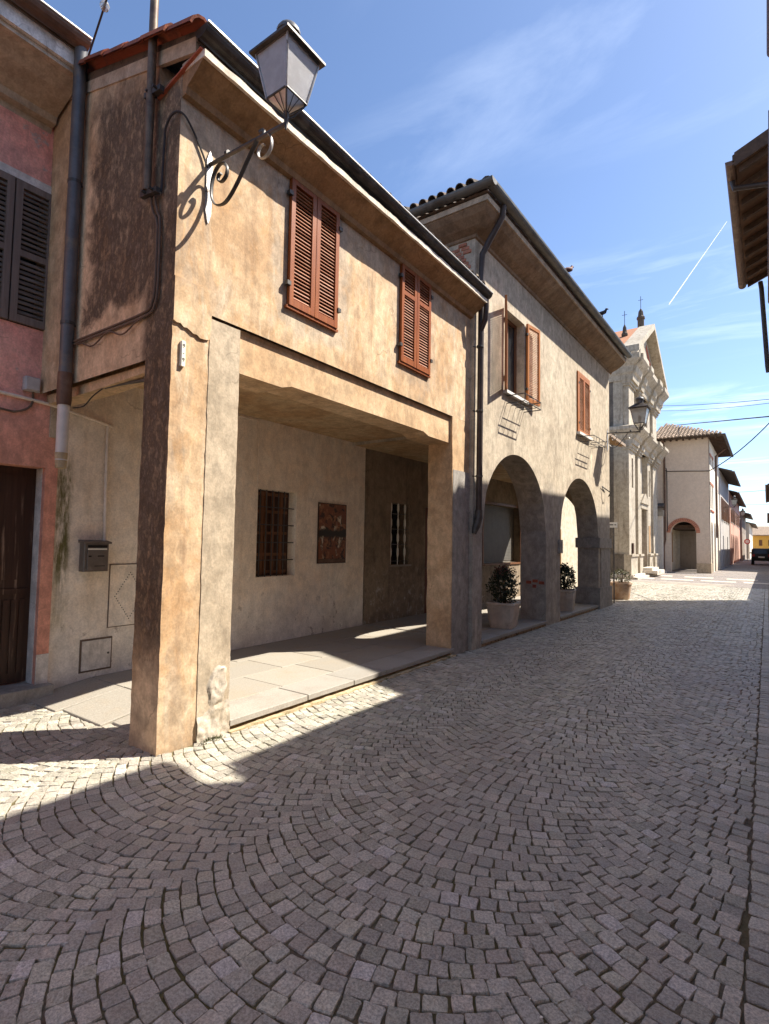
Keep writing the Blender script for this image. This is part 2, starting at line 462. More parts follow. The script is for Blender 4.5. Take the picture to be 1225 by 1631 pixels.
M['chrome'] = solid('grey_alloy', (0.45, 0.45, 0.45), 0.3, 0.8, 0.1, 5, 0)
M['sign_red'] = solid('red_sign_paint', (0.55, 0.03, 0.025), 0.4, 0, 0.08, 5, 0)
M['sign_white'] = solid('white_sign_paint', (0.80, 0.80, 0.78), 0.4, 0, 0.05, 5, 0)
M['bird'] = solid('dark_feathers', (0.035, 0.035, 0.04), 0.7, 0, 0.3, 30, 0.1)
M['bird_brown'] = solid('russet_feathers', (0.13, 0.05, 0.035), 0.7, 0, 0.3, 30, 0.1)
def vapour_mat():
    n = NT('white_vapour')
    tr = n.t.nodes.new('ShaderNodeBsdfTranslucent')
    df = n.t.nodes.new('ShaderNodeBsdfDiffuse')
    tp_ = n.t.nodes.new('ShaderNodeBsdfTransparent')
    for q in (tr, df):
        q.inputs['Color'].default_value = (0.95, 0.95, 0.97, 1)
    m1, m2 = n.t.nodes.new('ShaderNodeMixShader'), n.t.nodes.new('ShaderNodeMixShader')
    n.t.links.new(tr.outputs[0], m1.inputs[1])
    n.t.links.new(df.outputs[0], m1.inputs[2])
    m2.inputs[0].default_value = 0.62
    n.t.links.new(tp_.outputs[0], m2.inputs[1])
    n.t.links.new(m1.outputs[0], m2.inputs[2])
    n.t.links.new(m2.outputs[0], n.t.nodes['Material Output'].inputs['Surface'])
    return n.m


M['contrail'] = vapour_mat()


def tile_mat(name, c1, c2, c3):
    n = NT(name)
    oi = n.t.nodes.new('ShaderNodeObjectInfo')
    isl = n.g.outputs['Random Per Island']
    k = n.math('FRACT', n.math('ADD', oi.outputs['Random'], isl))
    col = n.mix(k, c1, c2)
    a = n.noise(5, 6, 0.7)
    col = n.mix(n.smooth(a, 0.45, 0.66), col, c3)
    n.bump(n.noise(30, 4, 0.6), 0.4, 0.01)
    return n.done(col, 0.9)


M['tile_red'] = tile_mat('red_clay_tile', (0.30, 0.085, 0.045), (0.38, 0.13, 0.07), (0.19, 0.075, 0.05))
M['tile_dark'] = tile_mat('dark_weathered_tile', (0.085, 0.065, 0.05), (0.17, 0.12, 0.09), (0.05, 0.045, 0.038))
M['tile_brown'] = tile_mat('brown_weathered_tile', (0.26, 0.19, 0.135), (0.36, 0.27, 0.20), (0.14, 0.105, 0.08))
M['tile_orange'] = tile_mat('orange_tile', (0.42, 0.18, 0.09), (0.48, 0.24, 0.13), (0.34, 0.16, 0.09))


def glass_mat(name, col, rough, trans=0.0):
    n = NT(name)
    d = n.noise(9, 6, 0.7)
    c = n.mix(n.smooth(d, 0.4, 0.7), col, tuple(min(1, k * 1.35) for k in col))
    n.done(c, rough)
    n.b.inputs['Specular IOR Level'].default_value = 0.5
    n.b.inputs['Transmission Weight'].default_value = trans
    return n.m


M['window_glass'] = glass_mat('dark_window_glass', (0.02, 0.022, 0.025), 0.08)
M['frosted'] = glass_mat('dusty_lantern_glass', (0.80, 0.78, 0.78), 0.28, 0.62)
M['clear_lantern'] = glass_mat('pale_lantern_glass', (0.75, 0.74, 0.70), 0.3, 0.75)


def curtain_mat():
    n = NT('pale_curtain')
    w = n.noise(3, 3, 0.5, n.vscale(n.pos, (14, 14, 0.4)))
    return n.done(n.mix(w, (0.42, 0.44, 0.45), (0.62, 0.64, 0.64)), 0.8)


M['curtain'] = curtain_mat()


def cobble_mat():
    n = NT('porphyry_cobble')
    oi = n.t.nodes.new('ShaderNodeObjectInfo')
    k = n.math('FRACT', n.math('ADD', oi.outputs['Random'], n.g.outputs['Random Per Island']))
    k2 = n.math('FRACT', n.math('MULTIPLY', k, 7.31))
    k3 = n.math('FRACT', n.math('MULTIPLY', k, 23.7))
    col = n.mix(k, (0.39, 0.366, 0.303), (0.445, 0.418, 0.346))
    col = n.mix(n.smooth(k2, 0.55, 1.0), col, (0.405, 0.385, 0.30))
    col = n.mix(n.smooth(k2, 0.35, 0.0), col, (0.43, 0.385, 0.315))
    col = n.mul(col, n.smooth(k3, 0.0, 1.0, 0.78, 1.20))
    col = n.mix(n.smooth(k3, 0.955, 0.97), col, (0.52, 0.49, 0.44))
    f = n.noise(95, 4, 0.8)
    a = n.noise(24, 5, 0.7)
    col = n.mul(col, n.smooth(f, 0.38, 0.62, 0.68, 1.32))
    col = n.mul(col, n.smooth(a, 0.3, 0.7, 0.86, 1.13))
    dirt = n.smooth(n.noise(0.9, 6, 0.7), 0.42, 0.66)
    col = n.mix(n.math('MULTIPLY', dirt, 0.5), col, (0.31, 0.27, 0.235))
    n.bump(n.math('ADD', n.math('MULTIPLY', f, 0.5), a), 0.8, 0.007)
    n.done(col, n.smooth(a, 0.3, 0.7, 0.36, 0.62))
    n.b.inputs['Specular IOR Level'].default_value = 0.65
    return n.m


M['cobble'] = cobble_mat()


def joint_mat():
    n = NT('mossy_joint_sand')
    a = n.noise(1.3, 6, 0.68)
    b = n.noise(34, 5, 0.7)
    near = n.smooth(n.y, 4.2, 1.5)
    moss = n.math('MULTIPLY', n.smooth(a, 0.40, 0.60), n.smooth(near, 0, 1, 0.35, 1.0))
    col = n.mix(n.smooth(b, 0.3, 0.7), (0.10, 0.078, 0.056), (0.19, 0.155, 0.11))
    col = n.mix(n.math('MULTIPLY', moss, 0.8), col, n.mix(b, (0.09, 0.075, 0.022), (0.17, 0.14, 0.05)))
    n.bump(b, 0.9, 0.012)
    return n.done(col, 0.97)


M['joint'] = joint_mat()


def slab_mat(name, c1, c2, c3):
    n = NT(name)
    oi = n.t.nodes.new('ShaderNodeObjectInfo')
    col = n.mix(oi.outputs['Random'], c1, c2)
    a = n.noise(2.2, 6, 0.68)
    f = n.noise(70, 4, 0.7)
    col = n.mix(n.math('MULTIPLY', n.smooth(a, 0.45, 0.7), 0.6), col, c3)
    col = n.mul(col, n.smooth(f, 0.3, 0.7, 0.84, 1.14))
    n.bump(n.math('ADD', n.noise(20, 4, 0.6), n.math('MULTIPLY', f, 0.4)), 0.4, 0.006)
    return n.done(col, 0.75)


M['slab'] = slab_mat('stone_slab', (0.295, 0.268, 0.225), (0.35, 0.32, 0.268), (0.33, 0.275, 0.20))
M['slab_pale'] = slab_mat('pale_stone_slab', (0.31, 0.29, 0.255), (0.36, 0.33, 0.285), (0.27, 0.24, 0.20))
M['crossing'] = slab_mat('pale_crossing_stone', (0.55, 0.50, 0.43), (0.62, 0.57, 0.49), (0.46, 0.36, 0.26))


def piazza_mat():
    n = NT('far_cobble_paving')
    v = n.voro(9.0, n.vscale(n.pos, (1, 1, 1)), 'F1', 'Color')
    sx = n.t.nodes.new('ShaderNodeSeparateColor')
    n.t.links.new(v, sx.inputs[0])
    d = n.voro(9.0, None, 'DISTANCE_TO_EDGE', 'Distance')
    col = n.mix(sx.outputs[0], (0.20, 0.178, 0.17), (0.30, 0.27, 0.25))
    col = n.mix(n.smooth(d, 0.02, 0.09, 1, 0), col, (0.11, 0.085, 0.065))
    col = n.mix(n.math('MULTIPLY', n.smooth(n.noise(0.5, 5, 0.65), 0.45, 0.7), 0.4), col, (0.33, 0.27, 0.21))
    n.bump(n.smooth(d, 0.0, 0.1), 0.5, 0.01)
    return n.done(col, 0.7)


M['piazza'] = piazza_mat()
M['ground'] = solid('ground_earth', (0.20, 0.175, 0.15), 0.95, 0, 0.25, 0.6, 0.2)


def leaf_mat(name, c1, c2):
    n = NT(name)
    k = n.g.outputs['Random Per Island']
    col = n.mix(k, c1, c2)
    n.done(col, 0.45)
    n.b.inputs['Subsurface Weight'].default_value = 0.0
    return n.m


M['leaf'] = leaf_mat('dark_evergreen_leaf', (0.022, 0.035, 0.016), (0.055, 0.065, 0.032))
M['leaf_pale'] = leaf_mat('olive_leaf', (0.06, 0.075, 0.025), (0.14, 0.13, 0.06))
M['flower'] = leaf_mat('dusty_red_flower', (0.16, 0.05, 0.04), (0.26, 0.11, 0.08))


def poster_mat():
    n = NT('poster_print')
    p = n.vscale(n.pos, (1, 1.0, 1.15), (0, 1.3, 0.4))
    a = n.noise(4.6, 3, 0.55, p, 1.4)
    b = n.noise(9.0, 4, 0.6, p, 0.8)
    c = n.noise(2.6, 2, 0.5, n.vscale(n.pos, (1, 1.6, 1), (7, 3, 5)), 1.0)
    col = n.mix(n.smooth(a, 0.42, 0.5), (0.035, 0.018, 0.012), (0.20, 0.065, 0.03))
    col = n.mix(n.smooth(b, 0.54, 0.60), col, (0.30, 0.13, 0.06))
    col = n.mix(n.smooth(c, 0.56, 0.61), col, n.mix(n.smooth(b, 0.42, 0.56), (0.16, 0.10, 0.06), (0.62, 0.52, 0.38)))
    col = n.mix(n.band(n.math('ADD', n.z, n.math('MULTIPLY', a, 0.15)), 1.73, 1.85, 0.03), col, (0.02, 0.016, 0.012))
    return n.done(col, 0.35)


M['poster'] = poster_mat()

# ------------------------------------------------------------------ mesh builder
OFF = {}


class MB:
    def __init__(s):
        s.v = []
        s.f = []

    def add(s, vs, fs):
        o = len(s.v)
        s.v += [tuple(p) for p in vs]
        s.f += [tuple(i + o for i in f) for f in fs]
        return s

    def quad(s, a, b, c, d):
        return s.add([a, b, c, d], [(0, 1, 2, 3)])

    def box(s, x0, x1, y0, y1, z0, z1):
        x0, x1 = min(x0, x1), max(x0, x1)
        y0, y1 = min(y0, y1), max(y0, y1)
        z0, z1 = min(z0, z1), max(z0, z1)
        return s.add([(x0, y0, z0), (x1, y0, z0), (x1, y1, z0), (x0, y1, z0), (x0, y0, z1), (x1, y0, z1), (x1, y1, z1), (x0, y1, z1)],
                     [(0, 3, 2, 1), (4, 5, 6, 7), (0, 1, 5, 4), (1, 2, 6, 5), (2, 3, 7, 6), (3, 0, 4, 7)])

    def bbox(s, x0, x1, y0, y1, z0, z1, b=0.01):
        """box with chamfered vertical and top edges"""
        vs = []
        for z, i in ((z0, 0), (z1 - b, 0), (z1, b)):
            c = b
            vs += [(x0 + i + c * (i == 0), y0 + i, z), (x1 - i - c * (i == 0), y0 + i, z), (x1 - i, y0 + i + c * (i == 0), z), (x1 - i, y1 - i - c * (i == 0), z),
                   (x1 - i - c * (i == 0), y1 - i, z), (x0 + i + c * (i == 0), y1 - i, z), (x0 + i, y1 - i - c * (i == 0), z), (x0 + i, y0 + i + c * (i == 0), z)]
        fs = []
        for k in (0, 8):
            for i in range(8):
                j = (i + 1) % 8
                fs.append((k + i, k + j, k + j + 8, k + i + 8))
        fs.append(tuple(range(16, 24)))
        fs.append(tuple(reversed(range(0, 8))))
        return s.add(vs, fs)

    def obox(s, c, ax, ay, az):
        """oriented box: centre and three half-axis vectors"""
        c, ax, ay, az = Vector(c), Vector(ax), Vector(ay), Vector(az)
        vs = [c + sx * ax + sy * ay + sz * az for sz in (-1, 1) for sx, sy in ((-1, -1), (1, -1), (1, 1), (-1, 1))]
        return s.add(vs, [(0, 3, 2, 1), (4, 5, 6, 7), (0, 1, 5, 4), (1, 2, 6, 5), (2, 3, 7, 6), (3, 0, 4, 7)])

    def rough_box(s, x0, x1, y0, y1, z0, z1, seg=0.12, amp=0.01, freq=4.0, edge=1.0):
        """subdivided box with hand-worked wobble"""
        nx = max(1, round(abs(x1 - x0) / seg))
        ny = max(1, round(abs(y1 - y0) / seg))
        nz = max(1, round(abs(z1 - z0) / seg))
        idx = {}

        def vid(i, j, k):
            if (i, j, k) in idx:
                return idx[(i, j, k)]
            p = Vector((x0 + (x1 - x0) * i / nx, y0 + (y1 - y0) * j / ny, z0 + (z1 - z0) * k / nz))
            q = mnoise.noise_vector(p * freq) * amp + mnoise.noise_vector(p * freq * 3.7) * amp * 0.5
            on = (i in (0, nx)) + (j in (0, ny)) + (k in (0, nz))
            if on >= 2:
                q = q * edge
            if k == 0:
                q.z = 0
            s.v.append(tuple(p + q))
            idx[(i, j, k)] = len(s.v) - 1
            return idx[(i, j, k)]
        for i in range(nx):
            for j in range(ny):
                s.f.append((vid(i, j, 0), vid(i, j + 1, 0), vid(i + 1, j + 1, 0), vid(i + 1, j, 0)))
                s.f.append((vid(i, j, nz), vid(i + 1, j, nz), vid(i + 1, j + 1, nz), vid(i, j + 1, nz)))
        for i in range(nx):
            for k in range(nz):
                s.f.append((vid(i, 0, k), vid(i + 1, 0, k), vid(i + 1, 0, k + 1), vid(i, 0, k + 1)))
                s.f.append((vid(i, ny, k), vid(i, ny, k + 1), vid(i + 1, ny, k + 1), vid(i + 1, ny, k)))
        for j in range(ny):
            for k in range(nz):
                s.f.append((vid(0, j, k), vid(0, j, k + 1), vid(0, j + 1, k + 1), vid(0, j + 1, k)))
                s.f.append((vid(nx, j, k), vid(nx, j + 1, k), vid(nx, j + 1, k + 1), vid(nx, j, k + 1)))
        return s

    def tube(s, path, r, n=8, flat=1.0, up=None, caps=True):
        pts = [Vector(p) for p in path]
        rs = r if isinstance(r, (list, tuple)) else [r] * len(pts)
        rings = []
        prev = None
        for i, p in enumerate(pts):
            d = (pts[min(i + 1, len(pts) - 1)] - pts[max(i - 1, 0)])
            if d.length < 1e-9:
                d = Vector((0, 0, 1))
            d.normalize()
            if up is not None:
                a = Vector(up)
            elif prev is None:
                a = Vector((0, 0, 1)) if abs(d.z) < 0.9 else Vector((1, 0, 0))
            else:
                a = prev
            u = d.cross(a)
            if u.length < 1e-6:
                u = d.cross(Vector((1, 0.3, 0)))
            u.normalize()
            w = u.cross(d).normalized()
            prev = w
            o = len(s.v)
            for k in range(n):
                t = 2 * math.pi * (k + 0.5) / n
                s.v.append(tuple(p + u * (math.cos(t) * rs[i]) + w * (math.sin(t) * rs[i] * flat)))
            rings.append(o)
        for a, b in zip(rings, rings[1:]):
            for k in range(n):
                j = (k + 1) % n
                s.f.append((a + k, a + j, b + j, b + k))
        if caps:
            s.f.append(tuple(rings[0] + k for k in reversed(range(n))))
            s.f.append(tuple(rings[-1] + k for k in range(n)))
        return s

    def lathe(s, prof, c=(0, 0, 0), n=16, sq=None):
        """prof: (radius, z) pairs; sq: rounded-square plan exponent"""
        rings = []
        for r, z in prof:
            o = len(s.v)
            for k in range(n):
                t = 2 * math.pi * (k + 0.5) / n
                cx, sy = math.cos(t), math.sin(t)
                if sq:
                    m = (abs(cx) ** sq + abs(sy) ** sq) ** (-1 / sq)
                    cx, sy = cx * m, sy * m
                s.v.append((c[0] + r * cx, c[1] + r * sy, c[2] + z))
            rings.append(o)
        for a, b in zip(rings, rings[1:]):
            for k in range(n):
                j = (k + 1) % n
                s.f.append((a + k, a + j, b + j, b + k))
        s.f.append(tuple(rings[0] + k for k in reversed(range(n))))
        s.f.append(tuple(rings[-1] + k for k in range(n)))
        return s

    def prism(s, poly, fn, d):
        """poly: 2-D points (a,b); fn(a,b,t) -> 3-D at depth t; extruded from t=0 to t=d"""
        n = len(poly)
        vs = [fn(a, b, 0) for a, b in poly] + [fn(a, b, d) for a, b in poly]
        fs = [tuple(range(n)), tuple(reversed(range(n, 2 * n)))]
        for i in range(n):
            j = (i + 1) % n
            fs.append((j, i, i + n, j + n))
        return s.add(vs, fs)

    def sweep(s, prof, corners):
        """prof: closed list of (out, z); corners: list of fn(out) -> (x, y) for every path station"""
        n = len(prof)
        rings = []
        for cf in corners:
            o = len(s.v)
            for a, z in prof:
                x, y = cf(a)
                s.v.append((x, y, z))
            rings.append(o)
        for a, b in zip(rings, rings[1:]):
            for k in range(n):
                j = (k + 1) % n
                s.f.append((a + k, a + j, b + j, b + k))
        s.f.append(tuple(rings[0] + k for k in reversed(range(n))))
        s.f.append(tuple(rings[-1] + k for k in range(n)))
        return s

    def wall(s, o, u, nrm, s0, s1, z0, z1, th, openings=(), step=None, top=None):
        """slab with openings. o origin, u along, nrm outward; opening = (a, b, za, zb[, rise])"""
        o, u, nrm = Vector(o), Vector(u), Vector(nrm)

        def P(a, d, z):
            p = o + u * a + nrm * d
            return (p.x, p.y, p.z + z)
        cuts = {round(s0, 5), round(s1, 5)}
        for op in openings:
            k = 22 if len(op) > 4 else 1
            for i in range(k + 1):
                cuts.add(round(op[0] + (op[1] - op[0]) * i / k, 5))
        if step:
            k = max(1, int((s1 - s0) / step))
            for i in range(k):
                c = round(s0 + (s1 - s0) * i / k, 5)
                if all(abs(c - x) > step * 0.3 for x in cuts):
                    cuts.add(c)
        cuts = sorted(c for c in cuts if s0 - 1e-6 <= c <= s1 + 1e-6)
        topf = top or (lambda a: z1)

        def otop(op, a):
            if len(op) > 4:
                h = (op[1] - op[0]) / 2
                m = (op[0] + op[1]) / 2
                return op[3] + op[4] * math.sqrt(max(0, 1 - ((a - m) / h) ** 2))
            return op[3]
        for a, b in zip(cuts, cuts[1:]):
            mid = (a + b) / 2
            ops = sorted((op for op in openings if op[0] < mid < op[1]), key=lambda q: q[2])
            lo = (z0, z0)
            spans = []
            for op in ops:
                if op[2] > lo[0] + 1e-6:
                    spans.append((lo, (op[2], op[2])))
                    s.quad(P(a, 0, op[2]), P(b, 0, op[2]), P(b, -th, op[2]), P(a, -th, op[2]))
                lo = (otop(op, a), otop(op, b))
                s.quad(P(a, -th, lo[0]), P(b, -th, lo[1]), P(b, 0, lo[1]), P(a, 0, lo[0]))
            spans.append((lo, (topf(a), topf(b))))
            for l, h in spans:
                s.quad(P(a, 0, l[0]), P(b, 0, l[1]), P(b, 0, h[1]), P(a, 0, h[0]))
                s.quad(P(b, -th, l[1]), P(a, -th, l[0]), P(a, -th, h[0]), P(b, -th, h[1]))
            s.quad(P(a, 0, topf(a)), P(b, 0, topf(b)), P(b, -th, topf(b)), P(a, -th, topf(a)))
        for op in openings:
            for e, fl in ((op[0], 0), (op[1], 1)):
                zt = op[3]
                q = [P(e, 0, op[2]), P(e, 0, zt), P(e, -th, zt), P(e, -th, op[2])]
                s.quad(*(q if fl else q[::-1]))
        for e, fl in ((s0, 0), (s1, 1)):
            q = [P(e, 0, z0), P(e, -th, z0), P(e, -th, topf(e)), P(e, 0, topf(e))]
            s.quad(*(q if fl else q[::-1]))
        return s

    def build(s, name, mat, parent=None, smooth=False, mesh_name=None):
        me = bpy.data.meshes.new(mesh_name or name)
        off = OFF.get(parent.name, Vector()) if parent else Vector()
        vs = [(x - off.x, y - off.y, z - off.z) for x, y, z in s.v] if off.length else s.v
        me.from_pydata(vs, [], s.f)
        me.materials.append(M[mat] if isinstance(mat, str) else mat)
        me.update()
        if smooth:
            me.polygons.foreach_set('use_smooth', [True] * len(me.polygons))
            try:
                me.set_sharp_from_angle(angle=R(38))
            except Exception:
                pass
        o = bpy.data.objects.new(name, me)
        COL.objects.link(o)
        if parent:
            o.parent = parent
            OFF[o.name] = off
        return o


def thing(name, label, cat, loc=(0, 0, 0), rz=0.0, group=None, worldspace=True):
    o = bpy.data.objects.new(name, None)
    o.location = loc
    o.rotation_euler = (0, 0, rz)
    COL.objects.link(o)
    o['label'] = label
    o['category'] = cat
    if group:
        o['group'] = group
    OFF[o.name] = Vector(loc) if worldspace else Vector()
    return o


def tag(o, label, cat, group=None):
    o['label'] = label
    o['category'] = cat
    if group:
        o['group'] = group
    return o


def structure(o):
    o['kind'] = 'structure'
    return o


def inst(src, name, parent, loc, rot=(0, 0, 0), scale=(1, 1, 1)):
    """copy of a piece sharing its mesh"""
    c = bpy.data.objects.new(name, src)
    c.location = loc
    c.rotation_euler = rot
    c.scale = scale
    COL.objects.link(c)
    c.parent = parent
    return c


def spline(pts, n=5):
    P_ = [Vector(p) for p in pts]
    out = []
    for i in range(len(P_) - 1):
        p0_, p1_, p2_, p3_ = P_[max(i - 1, 0)], P_[i], P_[i + 1], P_[min(i + 2, len(P_) - 1)]
        for k in range(n):
            t = k / n
            out.append(0.5 * ((2 * p1_) + (p2_ - p0_) * t + (2 * p0_ - 5 * p1_ + 4 * p2_ - p3_) * t * t + (3 * p1_ - p0_ - 3 * p2_ + p3_) * t ** 3))
    out.append(P_[-1])
    return out


def arc(c, r0, r1, a0, a1, n, plane):
    """spiral/arc points; plane(u, v) -> 3-D"""
    out = []
    for i in range(n + 1):
        t = i / n
        a = a0 + (a1 - a0) * t
        r = r0 + (r1 - r0) * t
        out.append(plane(c[0] + r * math.cos(a), c[1] + r * math.sin(a)))
    return out


# ================================================================== GROUND
structure(MB().quad((-900, -300, -0.09), (900, -300, -0.09), (900, 3000, -0.09), (-900, 3000, -0.09)).build('ground', 'ground'))
street = structure(MB().quad((-7.5, -3, -0.0105), (0.62, -3, -0.0105), (0.62, 26.2, -0.0105), (-7.5, 26.2, -0.0105)).build('street', 'joint'))
piazza = structure(MB().quad((-14, 26.0, -0.004), (14, 26.0, -0.004), (14, 140, -0.004), (-14, 140, -0.004)).build('piazza_paving', 'piazza'))

# cobble variants: unit stones (x -0.5..0.5, y -0.5..0.5, top near z = 0)
def cobble_variant(seed, rich):
    r = random.Random(seed)
    j = lambda a: r.uniform(-a, a)
    cor = [(-.5 + j(.07), -.5 + j(.07)), (.5 + j(.07), -.5 + j(.07)), (.5 + j(.07), .5 + j(.07)), (-.5 + j(.07), .5 + j(.07))]
    vs, fs = [], []
    tilt = (j(.006), j(.006))
    if rich:
        ring = []
        for i in range(4):
            a, b, c = cor[i - 1], cor[i], cor[(i + 1) % 4]
            k1, k2, k3 = r.uniform(.03, .10), r.uniform(.03, .10), r.uniform(.42, .58)
            ring.append((b[0] + (a[0] - b[0]) * k1, b[1] + (a[1] - b[1]) * k1))
            ring.append((b[0] + (c[0] - b[0]) * k2, b[1] + (c[1] - b[1]) * k2))
            w = j(.04)
            ring.append((b[0] + (c[0] - b[0]) * k3 + w * (c[1] - b[1]), b[1] + (c[1] - b[1]) * k3 - w * (c[0] - b[0])))
    else:
        ring = cor
    n = len(ring)
    for sc, z in ((1.0, -0.03), (1.0, -0.0062), (0.958, -0.0008)):
        for x, y in ring:
            vs.append((x * sc, y * sc, z + (tilt[0] * x + tilt[1] * y if z > -.03 else 0) + (j(.0016) if z > -.01 else 0)))
    for k in (0, n):
        for i in range(n):
            m = (i + 1) % n
            fs.append((k + i, k + m, k + n + m, k + n + i))
    vs.append((j(.12), j(.12), 0.0012 + j(.0012)))
    for i in range(n):
        fs.append((2 * n + i, 2 * n + (i + 1) % n, 3 * n))
    return vs, fs


VARS = [cobble_variant(100 + i, False) for i in range(24)]
RICH = []
for i in range(24):
    v, f = cobble_variant(100 + i, True)
    me = bpy.data.meshes.new('cobblestone')
    me.from_pydata(v, [], f)
    me.materials.append(M['cobble'])
    me.update()
    RICH.append(me)

RT = RWC.transposed()


def proj(p):
    c = RT @ (Vector(p) - Vector((0, 0, 1.6)))
    if c.z > -0.15:
        return None
    return 612.5 + 860 * c.x / -c.z, 815.5 - 860 * c.y / -c.z


def blocked(x, y):
    if x < -3.65 and 2.40 < y < 15.2:
        return not (y < 2.62 and x < -4.08)
    if x < -5.95:
        return True
    return False


stones = []   # (x, y, rot, w, d)
PITCH, COLW, ARC_R = 0.089, 1.5, 1.10
HALF = COLW / 2
rc = random.Random(11)
BORDER = -0.094
for kcol in (-3, -2, -1, 0, 1):
    xc = -1.55 + COLW * kcol
    yoff = rc.uniform(0, PITCH)
    amax = math.asin(HALF / ARC_R) * 1.022
    for row in range(int(27 / PITCH)):
        y0 = row * PITCH + yoff + 0.9          # y of the arc's circle centre
        ws = []
        tot = 0.0
        while tot < 2 * amax * ARC_R:
            w = rc.uniform(0.076, 0.100) * (1.15 if rc.random() < .05 else 1.0)
            ws.append(w)
            tot += w
        if tot - ws[-1] / 2 > 2 * amax * ARC_R:
            tot -= ws.pop()
        kk = 2 * amax / tot
        a = -amax
        for w in ws:
            da = w * kk
            am = a + da / 2
            jr = rc.uniform(-0.0025, 0.0025)
            x = xc + (ARC_R + jr) * math.sin(am)
            y = y0 - (ARC_R + jr) * math.cos(am)
            d = PITCH * math.cos(am)
            gap = rc.uniform(0.005, 0.011)
            a += da
            if x < -6.6 or y > 25.9 or blocked(x, y):
                continue
            wd = da * ARC_R - gap
            ex = wd / 2 * math.cos(am)
            if x + ex > BORDER - 0.004:          # trimmed against the straight border courses
                left = x - ex
                room = BORDER - 0.008 - left
                if room < 0.028:
                    continue
                wd = room / max(.3, math.cos(am))
                x = left + room / 2
            stones.append((x, y, am + rc.uniform(-.035, .035), wd, d - gap * rc.uniform(.7, 1.0), rc.uniform(-.003, .003)))
# straight border courses along the house wall on the right
for c in range(5):
    x = -0.045 + 0.108 * c
    y = 0.3 + rc.uniform(0, .1)
    while y < 25.8:
        L = rc.uniform(0.085, 0.135)
        stones.append((x, y + L / 2, rc.uniform(-.03, .03), 0.093, L - 0.014, rc.uniform(-.002, .002)))
        y += L
vis = []
for st in stones:
    q = proj((st[0], st[1], 0))
    if q and -60 < q[0] < 1290 and 700 < q[1] < 1700:
        vis.append(st)
# the largest in the picture become single stones
def size_in_view(st):
    q = proj((st[0], st[1], 0))
    if not (5 < q[0] < 1220 and q[1] < 1622):
        return 0
    return (st[3] * st[4]) / (Vector((st[0], st[1], -1.6)).length ** 3)


vis.sort(key=size_in_view, reverse=True)
for i, st in enumerate(vis[:300]):
    inst(RICH[i % 24], 'cobblestone', street, (st[0], st[1], st[5]), (0, 0, st[2]), (st[3], st[4], 1.0))
mb = MB()
for i, st in enumerate(vis[300:]):
    x, y, rot, w, d, dz = st
    rich = (x * x + y * y) < 30
    if rich:
        me = RICH[(i * 7) % 24]
        V = [v.co for v in me.vertices]
        F = [tuple(p.vertices) for p in me.polygons]
    else:
        V, F = VARS[(i * 7) % 24]
    c, s_ = math.cos(rot), math.sin(rot)
    o = len(mb.v)
    for vx, vy, vz in V:
        px, py = vx * w, vy * d
        mb.v.append((x + px * c - py * s_, y + px * s_ + py * c, vz + dz))
    mb.f += [tuple(k + o for k in f) for f in F]
bulk = mb.build('cobblestones', 'cobble', street)
bulk['kind'] = 'stuff'

# pale stone bands crossing the piazza
band = MB()
for (xa, xb, ya, yb) in ((-6.0, -4.6, 29.2, 29.9), (-4.3, -2.9, 29.3, 30.0), (-2.6, -1.2, 29.4, 30.1), (-0.9, 0.6, 29.5, 30.2),
                         (-5.6, -4.2, 32.4, 33.3), (-3.6, -2.3, 32.2, 33.1), (-1.7, -0.4, 32.0, 32.9)):
    MB().box(xa, xb, ya, yb, -0.03, 0.006).build('paving_slab', 'crossing', piazza)
for k in range(7):
    y = 24.6 + 0.45 * k
    MB().box(-5.8, -1.9 + 0.12 * k, y, y + 0.16, -0.03, 0.0055 + 0.004 * (k % 2)).build('paving_band', 'crossing', piazza)
MB().box(-3.36, -3.24, 18.2, 24.4, -0.03, 0.009).build('drain_channel', 'slab_pale', piazza)

# ================================================================== HOUSE 1 : ochre portico house
h1 = thing('portico_house', 'ochre plastered corner house with square open portico and red-brown louvred shutters', 'house', (-4.8, 4.9, 0))
XF = -3.69
W1 = ((3.535, 4.225, 3.84, 5.07), (5.45, 6.145, 3.85, 5.07))
# upper front wall with two shuttered openings
MB().wall((XF, 0, 0), (0, 1, 0), (1, 0, 0), 2.355, 7.42, 3.43, 5.28, 0.32, W1).build('front_wall', 'ochre', h1)
# set-back beam face under the shadow line, middle of the soffit raised a little
mb = MB()
yy = [3.0, 3.55, 3.68, 6.15, 6.28, 6.88]
zz = [3.045, 3.045, 3.085, 3.085, 3.045, 3.045]
for i in range(5):
    a, b, za, zb = yy[i], yy[i + 1], zz[i], zz[i + 1]
    x0, x1 = XF - 0.045, XF - 0.40
    mb.quad((x0, a, za), (x0, b, zb), (x0, b, 3.43), (x0, a, 3.43))
    mb.quad((x1, b, zb), (x1, a, za), (x1, a, 3.43), (x1, b, 3.43))
    mb.quad((x1, a, za), (x1, b, zb), (x0, b, zb), (x0, a, za))
mb.build('front_beam', 'beam', h1)
